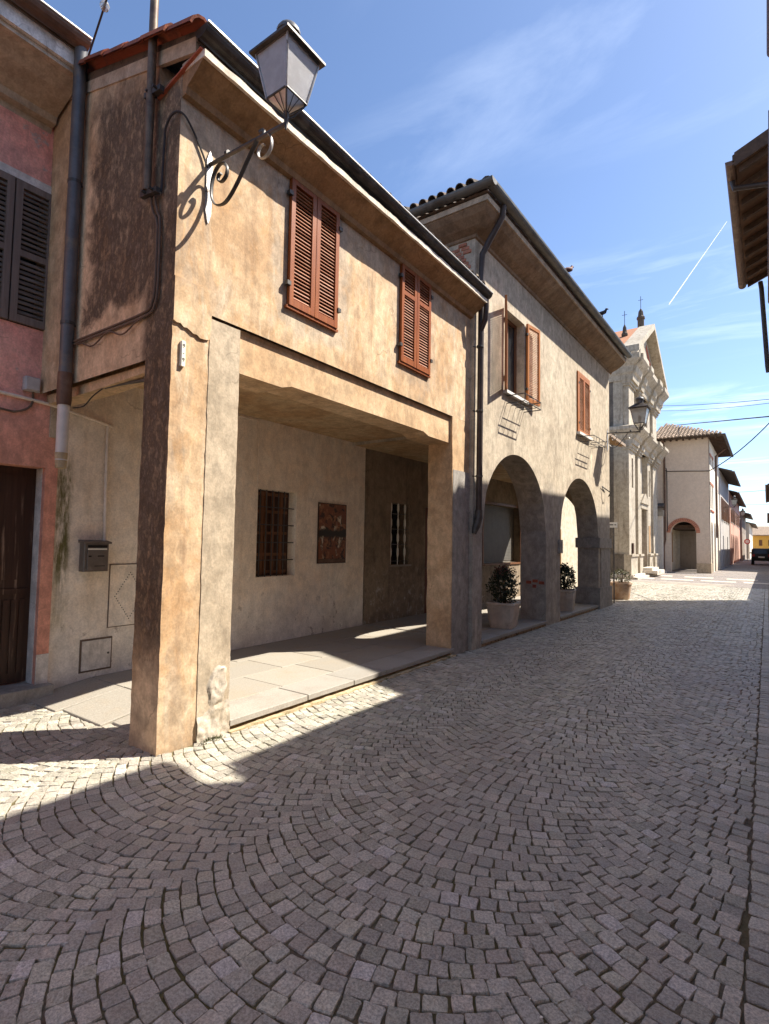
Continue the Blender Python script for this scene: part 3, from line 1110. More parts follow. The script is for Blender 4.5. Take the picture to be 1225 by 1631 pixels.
# corner pillar: old ochre core, newer grey render strip, broken foot
pc = MB().rough_box(-4.05, XF, 2.355, 2.70, -0.03, 3.44, 0.07, 0.0035, 9.0, 1.6).build('corner_pillar', 'ochre', h1, True)
pg = MB()
pg.rough_box(-4.03, XF + 0.006, 2.69, 3.0, -0.03, 3.40, 0.07, 0.003, 9.0, 1.6)
pg.build('pillar_render_strip', 'pillar_grey', h1, True)
ft = MB()
NY, NZ = 26, 40
for iy in range(NY + 1):
    for iz in range(NZ + 1):
        yy_ = 2.69 + (3.005 - 2.69) * iy / NY
        zz_ = -0.02 + 0.64 * iz / NZ
        p_ = Vector((yy_ * 9, zz_ * 9, 1.7))
        r_ = ((yy_ - 2.875) / .085) ** 2 + ((zz_ - .40) / .14) ** 2 + mnoise.noise(p_ * 1.3) * .9
        blob = max(0.0, min(1.0, (1.25 - r_) * 3))
        low = max(0.0, min(1.0, (0.26 + .10 * mnoise.noise(p_) - zz_) * 14))
        wob = mnoise.noise(p_ * 2.3) * .5 + mnoise.noise(p_ * 5.1) * .3
        ft.v.append((XF + 0.004 + blob * (.016 + .018 * wob) + low * (.018 + .022 * wob), yy_, zz_))
for iy in range(NY):
    for iz in range(NZ):
        a_ = iy * (NZ + 1) + iz
        ft.f.append((a_, a_ + NZ + 1, a_ + NZ + 2, a_ + 1))
ft.build('broken_plaster', 'broken', h1, True)
# proud plaster layer with a ragged lower edge above the pillar
rg = MB()
pts = []
y = 2.352
zl = 3.275
while y < 2.70:
    pts.append((y, zl + rnd.uniform(-.012, .012)))
    zl -= 0.008 if y < 2.6 else -0.012
    y += 0.03
poly = [(a, b) for a, b in pts] + [(2.71, 3.62), (2.352, 3.62)]
rg.prism(poly, lambda a, b, t: (XF + 0.016 - t, a, b), 0.05)
rg.build('ragged_plaster_edge', 'ochre', h1)
# side wall over the lane, top follows the roof
mb = MB()
mb.wall((0, 2.355, 0), (1, 0, 0), (0, -1, 0), -6.6, XF - 0.321, 3.02, 0, 0.30, (), None, lambda a: 5.40 + (XF - a) * 0.33)
mb.build('side_wall', 'ochre', h1)
mb = MB()
mb.prism([(-6.0, 3.02), (-4.06, 3.02), (-4.06, 2.96), (-5.0, 2.93), (-6.0, 2.93)], lambda a, b, t: (a, 2.42 + t, b), 0.18)
mb.build('side_beam', 'beam', h1)
MB().box(-5.95, -4.09, 2.66, 7.40, 3.34, 3.43).box(-4.09, -3.78, 2.70, 6.9, 3.36, 3.42).build('portico_ceiling', 'ceiling', h1)
# pillar shared with the neighbour
MB().rough_box(-4.09, XF, 6.88, 7.43, -0.03, 3.44, 0.08, 0.008, 4.0, 1.1).build('end_pillar', 'beam', h1, True)
MB().rough_box(XF - 0.02, XF + 0.009, 6.90, 7.425, -0.03, 2.66, 0.07, 0.004, 8.0, 1.5).build('pier_shade_render', 'cement', h1, True)  # grey render slab; shade below the shadow line is put into its colour
# wall at the back of the portico
BW = -5.95
MB().wall((BW, 0, 0), (0, 1, 0), (1, 0, 0), 2.56, 7.77, -0.05, 3.42, 0.35, ((5.25, 6.03, 1.06, 2.335),)).build('back_wall', 'cream', h1)
# barred, boarded window in that wall
wroot = MB().box(BW - 0.20, BW - 0.17, 5.25, 6.03, 1.06, 2.335).build('window', 'old_door', h1)
for a in (5.27, 5.45, 5.52, 5.66, 5.83):
    MB().box(BW - 0.17, BW - 0.145, a, a + 0.05, 1.08, 2.32).build('window_bar', 'brown_wood', wroot)
for z in (1.10, 1.36, 1.68, 2.0, 2.26):
    MB().box(BW - 0.168, BW - 0.148, 5.26, 5.98, z, z + 0.04).build('window_bar', 'brown_wood', wroot)
for k in range(5):
    MB().tube([(BW - 0.05, 5.34 + 0.12 * k, 1.06), (BW - 0.05, 5.34 + 0.12 * k, 2.33)], 0.009, 6).build('iron_bar', 'iron', wroot)
for z in (1.3, 1.56, 1.82, 2.08):
    MB().tube([(BW - 0.05, 5.24, z), (BW - 0.05, 6.04, z)], 0.008, 6).build('iron_bar', 'iron', wroot)
# red-brown louvred shutters
SLAT = MB().obox((0, 0, 0), (0.0085, 0, -0.0115), (0, 0.5, 0), (0.0032, 0, 0.0024)).build('slat_source', 'slat_red')
slat_red = SLAT.data
bpy.data.objects.remove(SLAT)


def slat_mesh(mat):
    o = MB().obox((0, 0, 0), (0.0085, 0, -0.0115), (0, 0.5, 0), (0.0032, 0, 0.0024)).build('s', mat)
    me = o.data
    me.name = 'slat'
    bpy.data.objects.remove(o)
    return me


SL = {k: slat_mesh(k) for k in ('slat_red', 'slat_orange', 'slat_grey')}
_o = MB().obox((0, 0, 0), (0.0062, 0, 0.0003), (0, 0.5, 0), (0.0, 0, 0.0032)).build('s', 'slat_orange')
SL['flat'] = _o.data
_o.data.name = 'slat'
bpy.data.objects.remove(_o)


def shutter(parent, origin, w, h, mat, slat, pitch, ang=0.0, midrail=None, fw=0.062, hinge_right=False):
    """louvred leaf. origin = bottom hinge corner in the parent's frame; leaf runs along +y (or -y) turned by ang about the hinge; front faces +x"""
    m = Matrix.Translation(Vector(origin)) @ Matrix.Rotation(ang, 4, 'Z')
    sg = -1 if hinge_right else 1

    def T(mb):
        mb.v = [tuple(m @ Vector((p[0], p[1] * sg, p[2]))) for p in mb.v]
        if sg < 0:
            mb.f = [tuple(reversed(f)) for f in mb.f]
        return mb
    mb = MB()
    t = 0.019
    g = 0.004
    mb.box(-t, t, g, fw, 0, h).box(-t, t, w - fw - g, w - g, 0, h)
    mb.box(-t + .001, t - .001, fw, w - fw - g, 0, fw * 1.25).box(-t + .001, t - .001, fw, w - fw - g, h - fw * 1.1, h)
    rails = [fw * 1.25, h - fw * 1.1]
    if midrail:
        mb.box(-t + .001, t - .001, fw, w - fw - g, midrail, midrail + fw)
    off = OFF.get(parent.name, Vector())
    leaf = T(mb).build('shutter', mat, parent)
    z = fw * 1.25 + pitch * 0.6
    while z < h - fw * 1.1 - pitch * 0.3:
        if not (midrail and midrail - pitch * .3 < z < midrail + fw + pitch * .3):
            p = m @ Vector((0, (fw + w - fw - g) / 2 * sg, z)) - off
            inst(SL[slat], 'slat', leaf, p, (rnd.uniform(-.006, .006), rnd.uniform(-.09, .09), ang), (1, w - 2 * fw + 0.01, pitch / 0.036))
        z += pitch
    # hinges
    for hz in (0.16 * h, 0.86 * h):
        hb = MB().box(-0.012, 0.03, -0.035, 0.012, hz - 0.02, hz + 0.02)
        T(hb).build('hinge', 'iron', leaf)
    return leaf


for (a, b, z0, z1), mid in zip(W1, (None, 0.86)):
    half = (b - a) / 2
    hh = z1 - z0 + 0.03
    shutter(h1, (XF + 0.028, a - 0.01, z0 - 0.015), half + 0.01, hh, 'shutter_red', 'slat_red', 0.036, 0, mid, 0.056)
    shutter(h1, (XF + 0.028, b + 0.01, z0 - 0.015), half + 0.01, hh, 'shutter_red', 'slat_red', 0.036, 0, mid, 0.056, True)
    MB().box(XF - 0.2, XF - 0.16, a, b, z0, z1).build('window_pane', 'window_glass', h1)
    MB().box(XF + 0.0, XF + 0.035, a - 0.03, b + 0.03, z0 - 0.045, z0 - 0.018).build('window_sill', 'shutter_red', h1)
# cornice: brown cove, pale fascia, gutter
prof = [(0.0, 5.06), (0.05, 5.07), (0.065, 5.12), (0.18, 5.19), (0.255, 5.245), (0.255, 5.26), (0.0, 5.26)]
MB().sweep(prof, [lambda a: (XF + a, 2.36), lambda a: (XF + a, 7.43)]).build('cornice_cove', 'cove', h1)
fp = MB()
fp.rough_box(XF - 0.02, XF + 0.285, 2.352, 7.44, 5.25, 5.305, 0.055, 0.005, 7.0, 1.5)
fp.build('cornice_fascia', 'fascia', h1)
MB().rough_box(XF - 0.02, XF + 0.215, 2.362, 7.43, 5.30, 5.345, 0.12, 0.008, 6.0, 1.4).build('brick_course', 'cove_pale', h1)


def gutter(parent, p0, p1, r, out, mat, lip='edge_metal', n=9, name='gutter'):
    """half-round gutter from p0 to p1 (y or x run), open at the top"""
    p0, p1 = Vector(p0), Vector(p1)
    d = (p1 - p0).normalized()
    o = Vector(out)
    up = Vector((0, 0, 1))
    mb = MB()
    ring = []
    for k in range(n + 1):
        t = math.pi * k / n
        ring.append(o * (math.cos(t) * r) - up * (math.sin(t) * r))
    inner = [v * 0.93 for v in reversed(ring)]
    loop = ring + inner
    a = [tuple(p0 + v) for v in loop]
    b = [tuple(p1 + v) for v in loop]
    m = len(loop)
    fs = [(i, (i + 1) % m, m + (i + 1) % m, m + i) for i in range(m)]
    mb.add(a + b, fs)
    # stop ends
    mb.add([tuple(p0 + v) for v in ring], [tuple(range(n + 1))])
    mb.add([tuple(p1 + v) for v in ring], [tuple(reversed(range(n + 1)))])
    g = mb.build(name, mat, parent)
    if lip:
        MB().tube([p0 + o * r * 1.02, p1 + o * r * 1.02], 0.011, 6).build('gutter_lip', lip, g)
    return g


g1 = gutter(h1, (XF + 0.268, 2.325, 5.465), (XF + 0.268, 7.47, 5.40), 0.08, (1, 0, 0), 'gutter_dark')
# roof
rf = MB()
rf.prism([(XF + 0.20, 5.40), (-8.6, 6.98), (-8.6, 7.08), (XF + 0.20, 5.49)], lambda a, b, t: (a, 2.345 + t, b), 5.08)
roof1 = rf.build('roof', 'tile_dark', h1)


def coppo_mesh(name, mat, L=0.44, r0=0.085, r1=0.070, n=6, th=0.014):
    """half-round clay tile lying along +x (downhill end at x = 0, uphill at -L)"""
    mb = MB()
    for sgn, rr in ((1, 0.0), (-1, -th)):
        pass
    outer, inner = [], []
    for x, r, dz in ((0, r0, 0.0), (-L, r1, 0.0)):
        for k in range(n + 1):
            t = math.pi * k / n
            outer.append((x, math.cos(t) * r, math.sin(t) * r + dz))
            inner.append((x, math.cos(t) * (r - th), math.sin(t) * (r - th) + dz))
    m = n + 1
    fs = []
    for k in range(n):
        fs.append((k, k + 1, m + k + 1, m + k))
    o = len(outer)
    for k in range(n):
        fs.append((o + k + 1, o + k, o + m + k, o + m + k + 1))
        fs.append((k + 1, k, o + k, o + k + 1))
    mb.add(outer + inner, fs)
    ob = mb.build(name, mat)
    me = ob.data
    bpy.data.objects.remove(ob)
    return me


cop_red = coppo_mesh('roof_tile', 'tile_red', 0.40, 0.10, 0.088, 6, 0.02)
cop_dark = coppo_mesh('roof_tile', 'tile_dark')
pitch1 = math.atan(0.33)
off1 = OFF[h1.name]
for k in range(11):
    xd = XF + 0.26 - 0.33 * k
    z = 5.455 + (XF + 0.20 - xd) * 0.33
    inst(cop_red, 'roof_tile', roof1, Vector((xd, 2.33 + rnd.uniform(-.012, .012), z)) - off1, (rnd.uniform(-.03, .03), pitch1 + rnd.uniform(.0, .05), rnd.uniform(-.02, .02)))
for c in range(1, 27):
    for k in range(2):
        xd = XF + 0.27 - 0.33 * k
        z = 5.47 + (XF + 0.20 - xd) * 0.33
        inst(cop_dark, 'roof_tile', roof1, Vector((xd, 2.33 + 0.19 * c, z)) - off1, (rnd.uniform(-.03, .03), pitch1 + 0.03, rnd.uniform(-.02, .02)))
# sloping verge of the side wall
MB().prism([(XF + 0.18, 5.325), (-6.6, 6.24), (-6.6, 6.34), (XF + 0.18, 5.45)], lambda a, b, t: (a, 2.343 + t, b), 0.03).build('verge_band', 'cove_pale', h1)
MB().prism([(XF + 0.26, 5.318), (XF + 0.26, 5.305), (XF - 0.30, 5.168), (XF - 0.30, 5.182)], lambda a, b, t: (a, 2.33 + t, b), 0.03).build('verge_tile_edge', 'red_brick', h1)
# portico floor: slabs
def slab(parent, x0, x1, y0, y1, z, th, mat, dz=0.0, name='paving_slab'):
    g = 0.004
    mb = MB().bbox(x0 + g, x1 - g, y0 + g, y1 - g, z - th, z, 0.005)
    mb.v = [(x, y, zz_ + (dz * (y1 - y) / (y1 - y0) if dz else 0)) for x, y, zz_ in mb.v]
    return mb.build(name, mat, parent)


for a, b in zip((3.0, 3.94, 4.66, 5.27, 5.88, 6.46), (3.94, 4.66, 5.27, 5.88, 6.46, 6.955)):
    slab(h1, -4.085, XF + 0.03, a, b, 0.100 + rnd.uniform(-.002, .002), 0.05, 'slab_pale')
for r_, (xa, xb) in enumerate(((-4.70, -4.085), (-5.32, -4.70), (-5.945, -5.32))):
    y = 3.0
    first = True
    while y < 7.78:
        L = rnd.uniform(0.7, 1.05)
        if y + L > 7.5:
            L = 7.79 - y
        if L > 0.1:
            slab(h1, xa, xb, y, y + L, 0.099 + rnd.uniform(-.002, .002), 0.05, 'slab')
        y += L
for (xa, xb, ya, yb) in ((-4.62, -4.06, 2.52, 3.0), (-5.30, -4.62, 2.42, 3.0), (-5.945, -5.30, 2.36, 3.0)):
    slab(h1, xa, xb, ya, yb, 0.098, 0.06, 'slab', -0.085)
MB().box(-5.94, -3.80, 3.02, 7.78, -0.02, 0.047).build('portico_floor_base', 'cement', h1)
MB().rough_box(-3.88, XF - 0.03, 3.0, 6.95, -0.02, 0.046, 0.05, 0.012, 11, 1.0).build('step_riser', 'rubble', h1)
MB().rough_box(-3.78, XF + 0.06, 2.99, 6.93, -0.03, 0.014, 0.05, 0.012, 9, 1.2).build('kerb_mortar', 'curb_mortar', h1)
# downpipe of the shared corner: swan neck from the neighbour's gutter, hopper, cast-iron shoe
PD = 0.042

# ================================================================== HOUSE 2 : arcaded house (local frame: x out, y along)
h2 = thing('arcaded_house', 'two-storey greige house with two tall street arches and orange-brown shutters', 'house', (-3.62, 7.42, 0), R(-1.1), None, False)
A1 = (0.32, 3.12, 0.0, 1.85, 1.32)
A2 = (3.97, 6.90, 0.0, 1.79, 1.35)
WA = (1.12, 2.0, 4.20, 5.64)
WB = (5.17, 6.10, 4.20, 5.62)
MB().wall((0, 0, 0), (0, 1, 0), (1, 0, 0), 0.0, 8.02, -0.02, 6.60, 0.52, (A1, A2, WA, WB), 0.4).build('front_wall', 'greige', h2)
MB().wall((0, 0.0, 0), (1, 0, 0), (0, -1, 0), -6.2, -0.521, 3.3, 6.60, 0.35).build('near_side_wall', 'greige', h2)
MB().wall((0, 8.02, 0), (-1, 0, 0), (0, 1, 0), 0.521, 6.2, -0.02, 6.60, 0.40, ((0.60, 2.34, 0.0, 1.78, 1.30),)).build('far_side_wall', 'greige', h2)
# exposed bricks at the near corner under the eave
for k in range(30):
    row, c_ = k // 3, k % 3
    z = 5.70 + 0.062 * row + rnd.uniform(-.004, .004)
    x = -0.62 + 0.045 * row + 0.17 * c_ + 0.08 * (row % 2)
    if x > -0.03 or rnd.random() < 0.12:
        continue
    MB().bbox(x - 0.15, x - 0.008, -0.010 - rnd.uniform(0, .014), 0.02, z, z + 0.05, 0.006).build('brick', 'pink_brick', h2)
# bricks bared on the middle pier
for (y, z, w) in ((3.10, 0.80, 0.0),):
    for i in range(3):
        MB().bbox(-0.40 + 0.13 * i, -0.29 + 0.13 * i, 3.112, 3.131, 0.81 + 0.03 * (i == 1), 0.87 + 0.03 * (i == 1), 0.004).build('brick', 'red_brick', h2)
    MB().bbox(-0.27, -0.19, 3.112, 3.131, 0.735, 0.80, 0.004).build('brick', 'red_brick', h2)
# pier mouldings
MB().rough_box(-0.56, 0.045, 6.85, 8.07, 1.53, 1.785, 0.15, 0.006, 4, 1).build('impost', 'cement', h2)
MB().box(-0.30, 0.04, 3.83, 4.03, 1.42, 1.70).build('impost', 'cement', h2)
MB().rough_box(-0.57, 0.05, 6.84, 8.08, -0.02, 0.52, 0.13, 0.006, 4, 1).build('pier_plinth', 'cement', h2)
MB().rough_box(0.0, 0.018, 7.08, 7.98, 0.52, 1.53, 0.15, 0.003, 4, 1).build('pier_panel', 'cement', h2)
# cornice swept round the near corner
def frontnear(depth):
    return [lambda a: (-depth, -a), lambda a: (a, -a), lambda a: (a, 8.02 + 0.18)]


prof = [(0.0, 6.33), (0.03, 6.34), (0.04, 6.38), (0.16, 6.43), (0.30, 6.52), (0.37, 6.585), (0.37, 6.60), (0.0, 6.60)]
MB().sweep(prof, frontnear(1.35)).build('cornice_cove', 'cove_grey', h2)
prof = [(0.30, 6.60), (0.40, 6.60), (0.405, 6.68), (0.30, 6.68)]
MB().sweep(prof, frontnear(1.35)).build('cornice_fascia', 'cove_pale', h2)
g2 = gutter(h2, (0.47, -0.50, 6.80), (0.47, 8.26, 6.80), 0.085, (1, 0, 0), 'gutter_grey', None)
gutter(h2, (0.555, -0.49, 6.80), (-1.55, -0.49, 6.80), 0.085, (0, -1, 0), 'gutter_grey', None)
gutter(h2, (-1.35, -0.44, 6.70), (-3.6, -0.44, 6.66), 0.085, (0, -1, 0), 'gutter_grey', None)
MB().tube([(-1.45, -0.44, 6.66), (-1.45, -0.44, 5.9)], 0.045, 10).build('overflow_pipe', 'pipe_grey', h2, True)
# hip roof: sheet plus clay tiles
rp = MB()
E0 = (0.42, -0.46, 6.70)
E1 = (0.42, 8.25, 6.70)
Ra, Rb = (-3.1, 3.0, 8.05), (-3.1, 5.2, 8.05)
E2, E3 = (-6.6, -0.46, 6.70), (-6.6, 8.25, 6.70)
rp.add([E0, E1, E3, E2, Ra, Rb], [(0, 1, 5, 4), (2, 3, 4, 5), (3, 0, 4), (1, 2, 5), (3, 2, 1, 0)])
roof2 = rp.build('roof', 'tile_dark', h2)
tp = math.atan2(8.05 - 6.70, 3.52)
for c in range(44):
    for k in range(2):
        x = 0.47 - 0.36 * k
        y = -0.36 + 0.198 * c + rnd.uniform(-.012, .012)
        if y < -0.3 + 0.36 * k:
            continue
        inst(cop_dark, 'roof_tile', roof2, (x, y, 6.745 + 0.36 * k * 0.384 + rnd.uniform(-.006, .01)), (rnd.uniform(-.05, .05), tp + 0.04, rnd.uniform(-.03, .03)))
tp2 = math.atan2(8.05 - 6.70, 3.46)
for c in range(21):
    for k in range(3):
        y = -0.56 + 0.36 * k
        x = 0.36 - 0.165 * c + rnd.uniform(-.012, .012)
        if x > 0.36 - 0.3 * k:
            continue
        inst(cop_dark, 'roof_tile', roof2, (x, y, 6.815 + 0.36 * k * 0.39 + rnd.uniform(-.008, .012)), (rnd.uniform(-.05, .05), tp2 + 0.05, R(-90) + rnd.uniform(-.04, .04)), (1, .82, .82))
for k in range(7):
    t = k / 9
    p = Vector(E0).lerp(Vector(Ra), t)
    inst(cop_dark, 'ridge_tile', roof2, p + Vector((0.02, -0.02, 0.08)), (0, R(16), R(-45)), (1, 1.15, 1.15))
# portico behind the arches
MB().box(-2.36, -0.50, 0.02, 8.0, 3.30, 3.40).build('portico_ceiling', 'ceiling', h2)
MB().wall((-2.36, 0, 0), (0, 1, 0), (1, 0, 0), 0.36, 8.02, -0.02, 3.4, 0.3,
          ((1.16, 1.80, 1.15, 2.36), (2.42, 3.35, 0.0, 2.35), (5.20, 7.56, 1.08, 2.62))).build('back_wall', 'brown_wall', h2)
w = MB().box(-2.62, -2.60, 1.16, 1.80, 1.15, 2.36).build('window', 'window_glass', h2)
for k in range(3):
    y = 1.22 + 0.24 * k
    seg = [(y + 0.0, 1.15)]
    MB().tube([(-2.40, y, 1.15), (-2.40, y, 2.36)], 0.011, 6).build('iron_bar', 'plate', w)
    for z in (1.3, 1.58, 1.88, 2.18):
        MB().lathe([(0.012, 0), (0.024, 0.05), (0.024, 0.14), (0.012, 0.19)], (-2.40, y, z), 8).build('bar_sleeve', 'plate', w)
for z in (1.22, 1.55, 1.85, 2.15):
    MB().tube([(-2.40, 1.14, z), (-2.40, 1.82, z)], 0.008, 6).build('iron_bar', 'iron', w)
MB().box(-2.40, -2.33, 1.12, 1.86, 1.115, 1.148).build('window_sill', 'slab', h2)
d = MB().box(-2.52, -2.47, 2.42, 3.35, 0.05, 2.35).build('door', 'red_door', h2)
for z0_, z1_ in ((0.2, 0.9), (1.05, 2.2)):
    for ya in (2.50, 2.92):
        MB().box(-2.47, -2.455, ya, ya + 0.35, z0_, z1_).build('door_panel', 'red_door', d)
MB().tube([(-2.45, 2.47, 1.05), (-2.42, 2.47, 1.05), (-2.42, 2.56, 1.05)], 0.01, 6).build('door_handle', 'iron', d)
ro = MB().box(-2.60, -2.55, 5.20, 7.56, 1.08, 2.62).build('roller_shutter', 'roller', h2)
rib_me = None
for k in range(34):
    z = 1.14 + 0.0425 * k
    if rib_me is None:
        b_ = MB().box(0, 0.012, -1.16, 1.16, 0, 0.034).build('blind_slat', 'roller', ro)
        rib_me = b_.data
        b_.location = (-2.55, 6.38, z)
    else:
        inst(rib_me, 'blind_slat', ro, (-2.55, 6.38, z))
MB().box(-2.42, -2.34, 5.13, 5.20, 1.03, 2.69).box(-2.42, -2.34, 7.56, 7.61, 1.03, 2.69).box(-2.42, -2.34, 5.20, 7.56, 2.62, 2.69).box(-2.42, -2.33, 5.20, 7.56, 1.03, 1.08).build('window_frame', 'brown_wood', h2)
# tie rod and board seen in the second arch
MB().tube([(-0.26, 3.9, 2.55), (-2.4, 7.6, 2.55)], 0.018, 6).build('tie_rod', 'iron', h2)
# floor slabs and step
for a, b in zip((0.30, 1.0, 1.75, 2.4, 3.14, 3.97, 4.75, 5.5, 6.2), (1.0, 1.75, 2.4, 3.14, 3.97, 4.75, 5.5, 6.2, 6.93)):
    slab(h2, -0.42, 0.02 if not (3.1 < a < 3.9) else -0.03, a, b, 0.105 + rnd.uniform(-.002, .002), 0.05, 'slab_pale')
for xa, xb in ((-1.06, -0.42), (-1.70, -1.06), (-2.355, -1.70)):
    y = 0.38
    while y < 8.6:
        L = rnd.uniform(.7, 1.0)
        slab(h2, xa, xb, y, min(y + L, 8.6), 0.104 + rnd.uniform(-.002, .002), 0.05, 'slab')
        y += L
MB().box(-2.35, -0.1, 0.36, 8.55, -0.02, 0.052).build('portico_floor_base', 'cement', h2)
MB().rough_box(-0.12, -0.015, 0.32, 3.12, -0.02, 0.05, 0.06, 0.01, 9, 1).rough_box(-0.12, -0.015, 3.97, 6.9, -0.02, 0.05, 0.06, 0.01, 9, 1).build('step_riser', 'rubble', h2)
# upper windows
# window A: leaves folded back, curtain behind glass
shutter(h2, (0.03, WA[0] - 0.005, WA[2] + 0.0), 0.455, 1.45, 'shutter_orange', 'flat', 0.037, R(180 + 23), None, 0.05)
shutter(h2, (0.035, WA[1] + 0.03, WA[2] + 0.0), 0.47, 1.46, 'shutter_orange', 'slat_orange', 0.033, R(-8), None, 0.055)
wa = MB().box(-0.20, -0.15, WA[0], WA[0] + 0.06, WA[2], WA[3]).box(-0.20, -0.15, WA[1] - 0.06, WA[1], WA[2], WA[3]).box(-0.20, -0.15, WA[0], WA[1], WA[3] - 0.06, WA[3]) \
    .box(-0.20, -0.15, WA[0], WA[1], WA[2], WA[2] + 0.06).box(-0.20, -0.145, 1.53, 1.60, WA[2], WA[3]).build('window_frame', 'brown_wood', h2)
MB().box(-0.185, -0.175, WA[0] + .06, WA[1] - .06, WA[2] + .06, WA[3] - .06).build('window_pane', 'window_glass', wa)
MB().box(-0.166, -0.160, WA[0] + .05, WA[0] + 0.36, WA[2] + .06, WA[3] - .12).build('curtain', 'curtain', wa)
MB().rough_box(-0.1, 0.07, WA[0] - 0.04, WA[1] + 0.04, WA[2] - 0.05, WA[2], 0.1, 0.003, 5, 1).build('window_sill', 'white_sill', h2)
# window B: closed leaves in a pale frame
hw = (WB[1] - WB[0]) / 2
MB().box(0.0, 0.03, WB[0] - 0.03, WB[0] + 0.05, WB[2], WB[3]).box(0.0, 0.03, WB[0] + 0.05, WB[1], WB[3] - 0.07, WB[3]).build('window_frame', 'shutter_orange', h2)
shutter(h2, (0.01, WB[0] + 0.06, WB[2] + 0.01), hw - 0.06, 1.34, 'shutter_orange', 'slat_orange', 0.034, 0, None, 0.05)
shutter(h2, (0.01, WB[1] - 0.0, WB[2] + 0.01), hw, 1.34, 'shutter_orange', 'slat_orange', 0.034, 0, None, 0.05, True)
MB().box(-0.3, -0.25, WB[0], WB[1], WB[2], WB[3]).build('window_pane', 'window_glass', h2)
MB().rough_box(-0.1, 0.08, WB[0] - 0.05, WB[1] + 0.05, WB[2] - 0.06, WB[2], 0.1, 0.003, 5, 1).build('window_sill', 'white_sill', h2)
# main downpipe at the joint of the two houses
dp = MB().tube([(0.45, 0.06, 6.76), (0.42, 0.06, 6.55), (0.22, 0.07, 6.28), (0.085, 0.08, 6.08), (0.075, 0.08, 5.6), (0.075, 0.05, 2.35), (0.075, 0.05, 2.06)], 0.047, 12).build('downpipe', 'pipe_dark', h2, True)
MB().tube([(0.075, 0.05, 2.10), (0.075, 0.05, 1.98), (0.06, 0.0, 1.86), (0.03, -0.02, 1.74)], [0.055, 0.06, 0.062, 0.035], 12).build('pipe_shoe', 'iron', dp, True)
for z in (2.6, 3.6, 4.6, 5.6):
    MB().tube([(0.075, 0.05, z), (0.075, 0.05, z + 0.03)], 0.055, 12).tube([(0.03, 0.05, z + .015), (-0.01, -0.02, z + .015)], 0.008, 6).build('pipe_clip', 'iron', dp)
# branch from the lower gutter
MB().tube([(0.185, 0.02, 5.36), (0.185, 0.03, 5.20), (0.16, 0.05, 5.02), (0.075, 0.06, 4.86)], 0.04, 10).build('branch_pipe', 'pipe_dark', h2, True)

# ================================================================== PINK HOUSE on the left
h0 = thing('pink_house', 'faded pink house with weathered grey-brown shutters and a dark worn door', 'house', (-6.6, 0.5, 0))
PX = -5.93
MB().wall((PX, 0, 0), (0, 1, 0), (1, 0, 0), -4.0, 2.555, -0.02, 5.82, 0.4, ((1.55, 2.44, 0.0, 2.285), (1.67, 2.40, 3.66, 5.09), (-1.6, -0.8, 3.66, 5.09))).build('front_wall', 'pink', h0)
MB().box(PX - 0.002, PX + 0.012, 2.40, 2.47, 3.60, 5.17).box(PX - 0.002, PX + 0.012, 1.60, 2.40, 5.09, 5.17).build('window_surround', 'white_plaster', h0)
MB().box(PX - 0.002, PX + 0.02, 2.455, 2.565, 2.6, 5.80).build('corner_strip', 'pillar_grey', h0)
MB().box(PX - 0.399, PX - 0.06, 2.435, 2.445, 0.0, 2.285).box(PX - 0.001, PX + 0.008, 2.44, 2.555, 0.0, 0.42).build('door_reveal', 'white_plaster', h0)
shutter(h0, (PX + 0.01, 2.40, 3.67), 0.362, 1.41, 'shutter_grey', 'slat_grey', 0.050, 0, 0.66, 0.062, True)
shutter(h0, (PX + 0.01, 1.67, 3.67), 0.362, 1.41, 'shutter_grey', 'slat_grey', 0.050, 0, 0.66, 0.062)
MB().box(PX - 0.3, PX - 0.26, 1.67, 2.40, 3.66, 5.09).build('window_pane', 'window_glass', h0)
dr = MB().box(PX - 0.24, PX - 0.19, 1.55, 2.44, 0.14, 2.285).build('door', 'old_door', h0)
for ya, yb in ((1.60, 1.98), (2.02, 2.40)):
    MB().box(PX - 0.19, PX - 0.172, ya, yb, 1.02, 1.07).build('door_rail', 'old_door', dr)
    for k in range(5):
        yy_ = ya + 0.03 + 0.072 * k
        MB().box(PX - 0.19, PX - 0.176, yy_, yy_ + 0.045, 0.24, 0.96).build('door_board', 'old_door', dr)
    MB().box(PX - 0.19, PX - 0.178, ya + 0.05, yb - 0.05, 1.16, 2.2).build('door_panel', 'old_door', dr)
MB().rough_box(PX - 0.2, PX + 0.14, 1.3, 2.56, -0.02, 0.13, 0.08, 0.006, 6, 1).build('doorstep', 'cement', h0)
prof = [(0.0, 5.72), (0.02, 5.77), (0.10, 5.78), (0.12, 5.84), (0.40, 5.93), (0.55, 6.0), (0.62, 6.0), (0.62, 6.05), (0.0, 6.05)]
MB().sweep(prof, [lambda a: (PX + a, -4.0), lambda a: (PX + a, 2.33)]).build('cornice_cove', 'cove_pale', h0)
MB().rough_box(PX + 0.3, PX + 0.66, -4.0, 2.29, 6.045, 6.19, 0.2, 0.006, 4, 1).build('cornice_fascia', 'white_plaster', h0)
gutter(h0, (PX + 0.73, -4.0, 6.30), (PX + 0.73, 2.31, 6.28), 0.09, (1, 0, 0), 'gutter_brown')
MB().prism([(PX + 0.66, 6.2), (-10.5, 8.1), (-10.5, 8.2), (PX + 0.66, 6.3)], lambda a, b, t: (a, -4.0 + t, b), 6.32).build('roof', 'tile_brown', h0)
MB().box(-10.4, -6.4, -3.95, -3.6, 0, 6.2).box(-10.4, -6.34, 2.2, 2.5, 0, 5.7).build('side_wall', 'pink', h0)
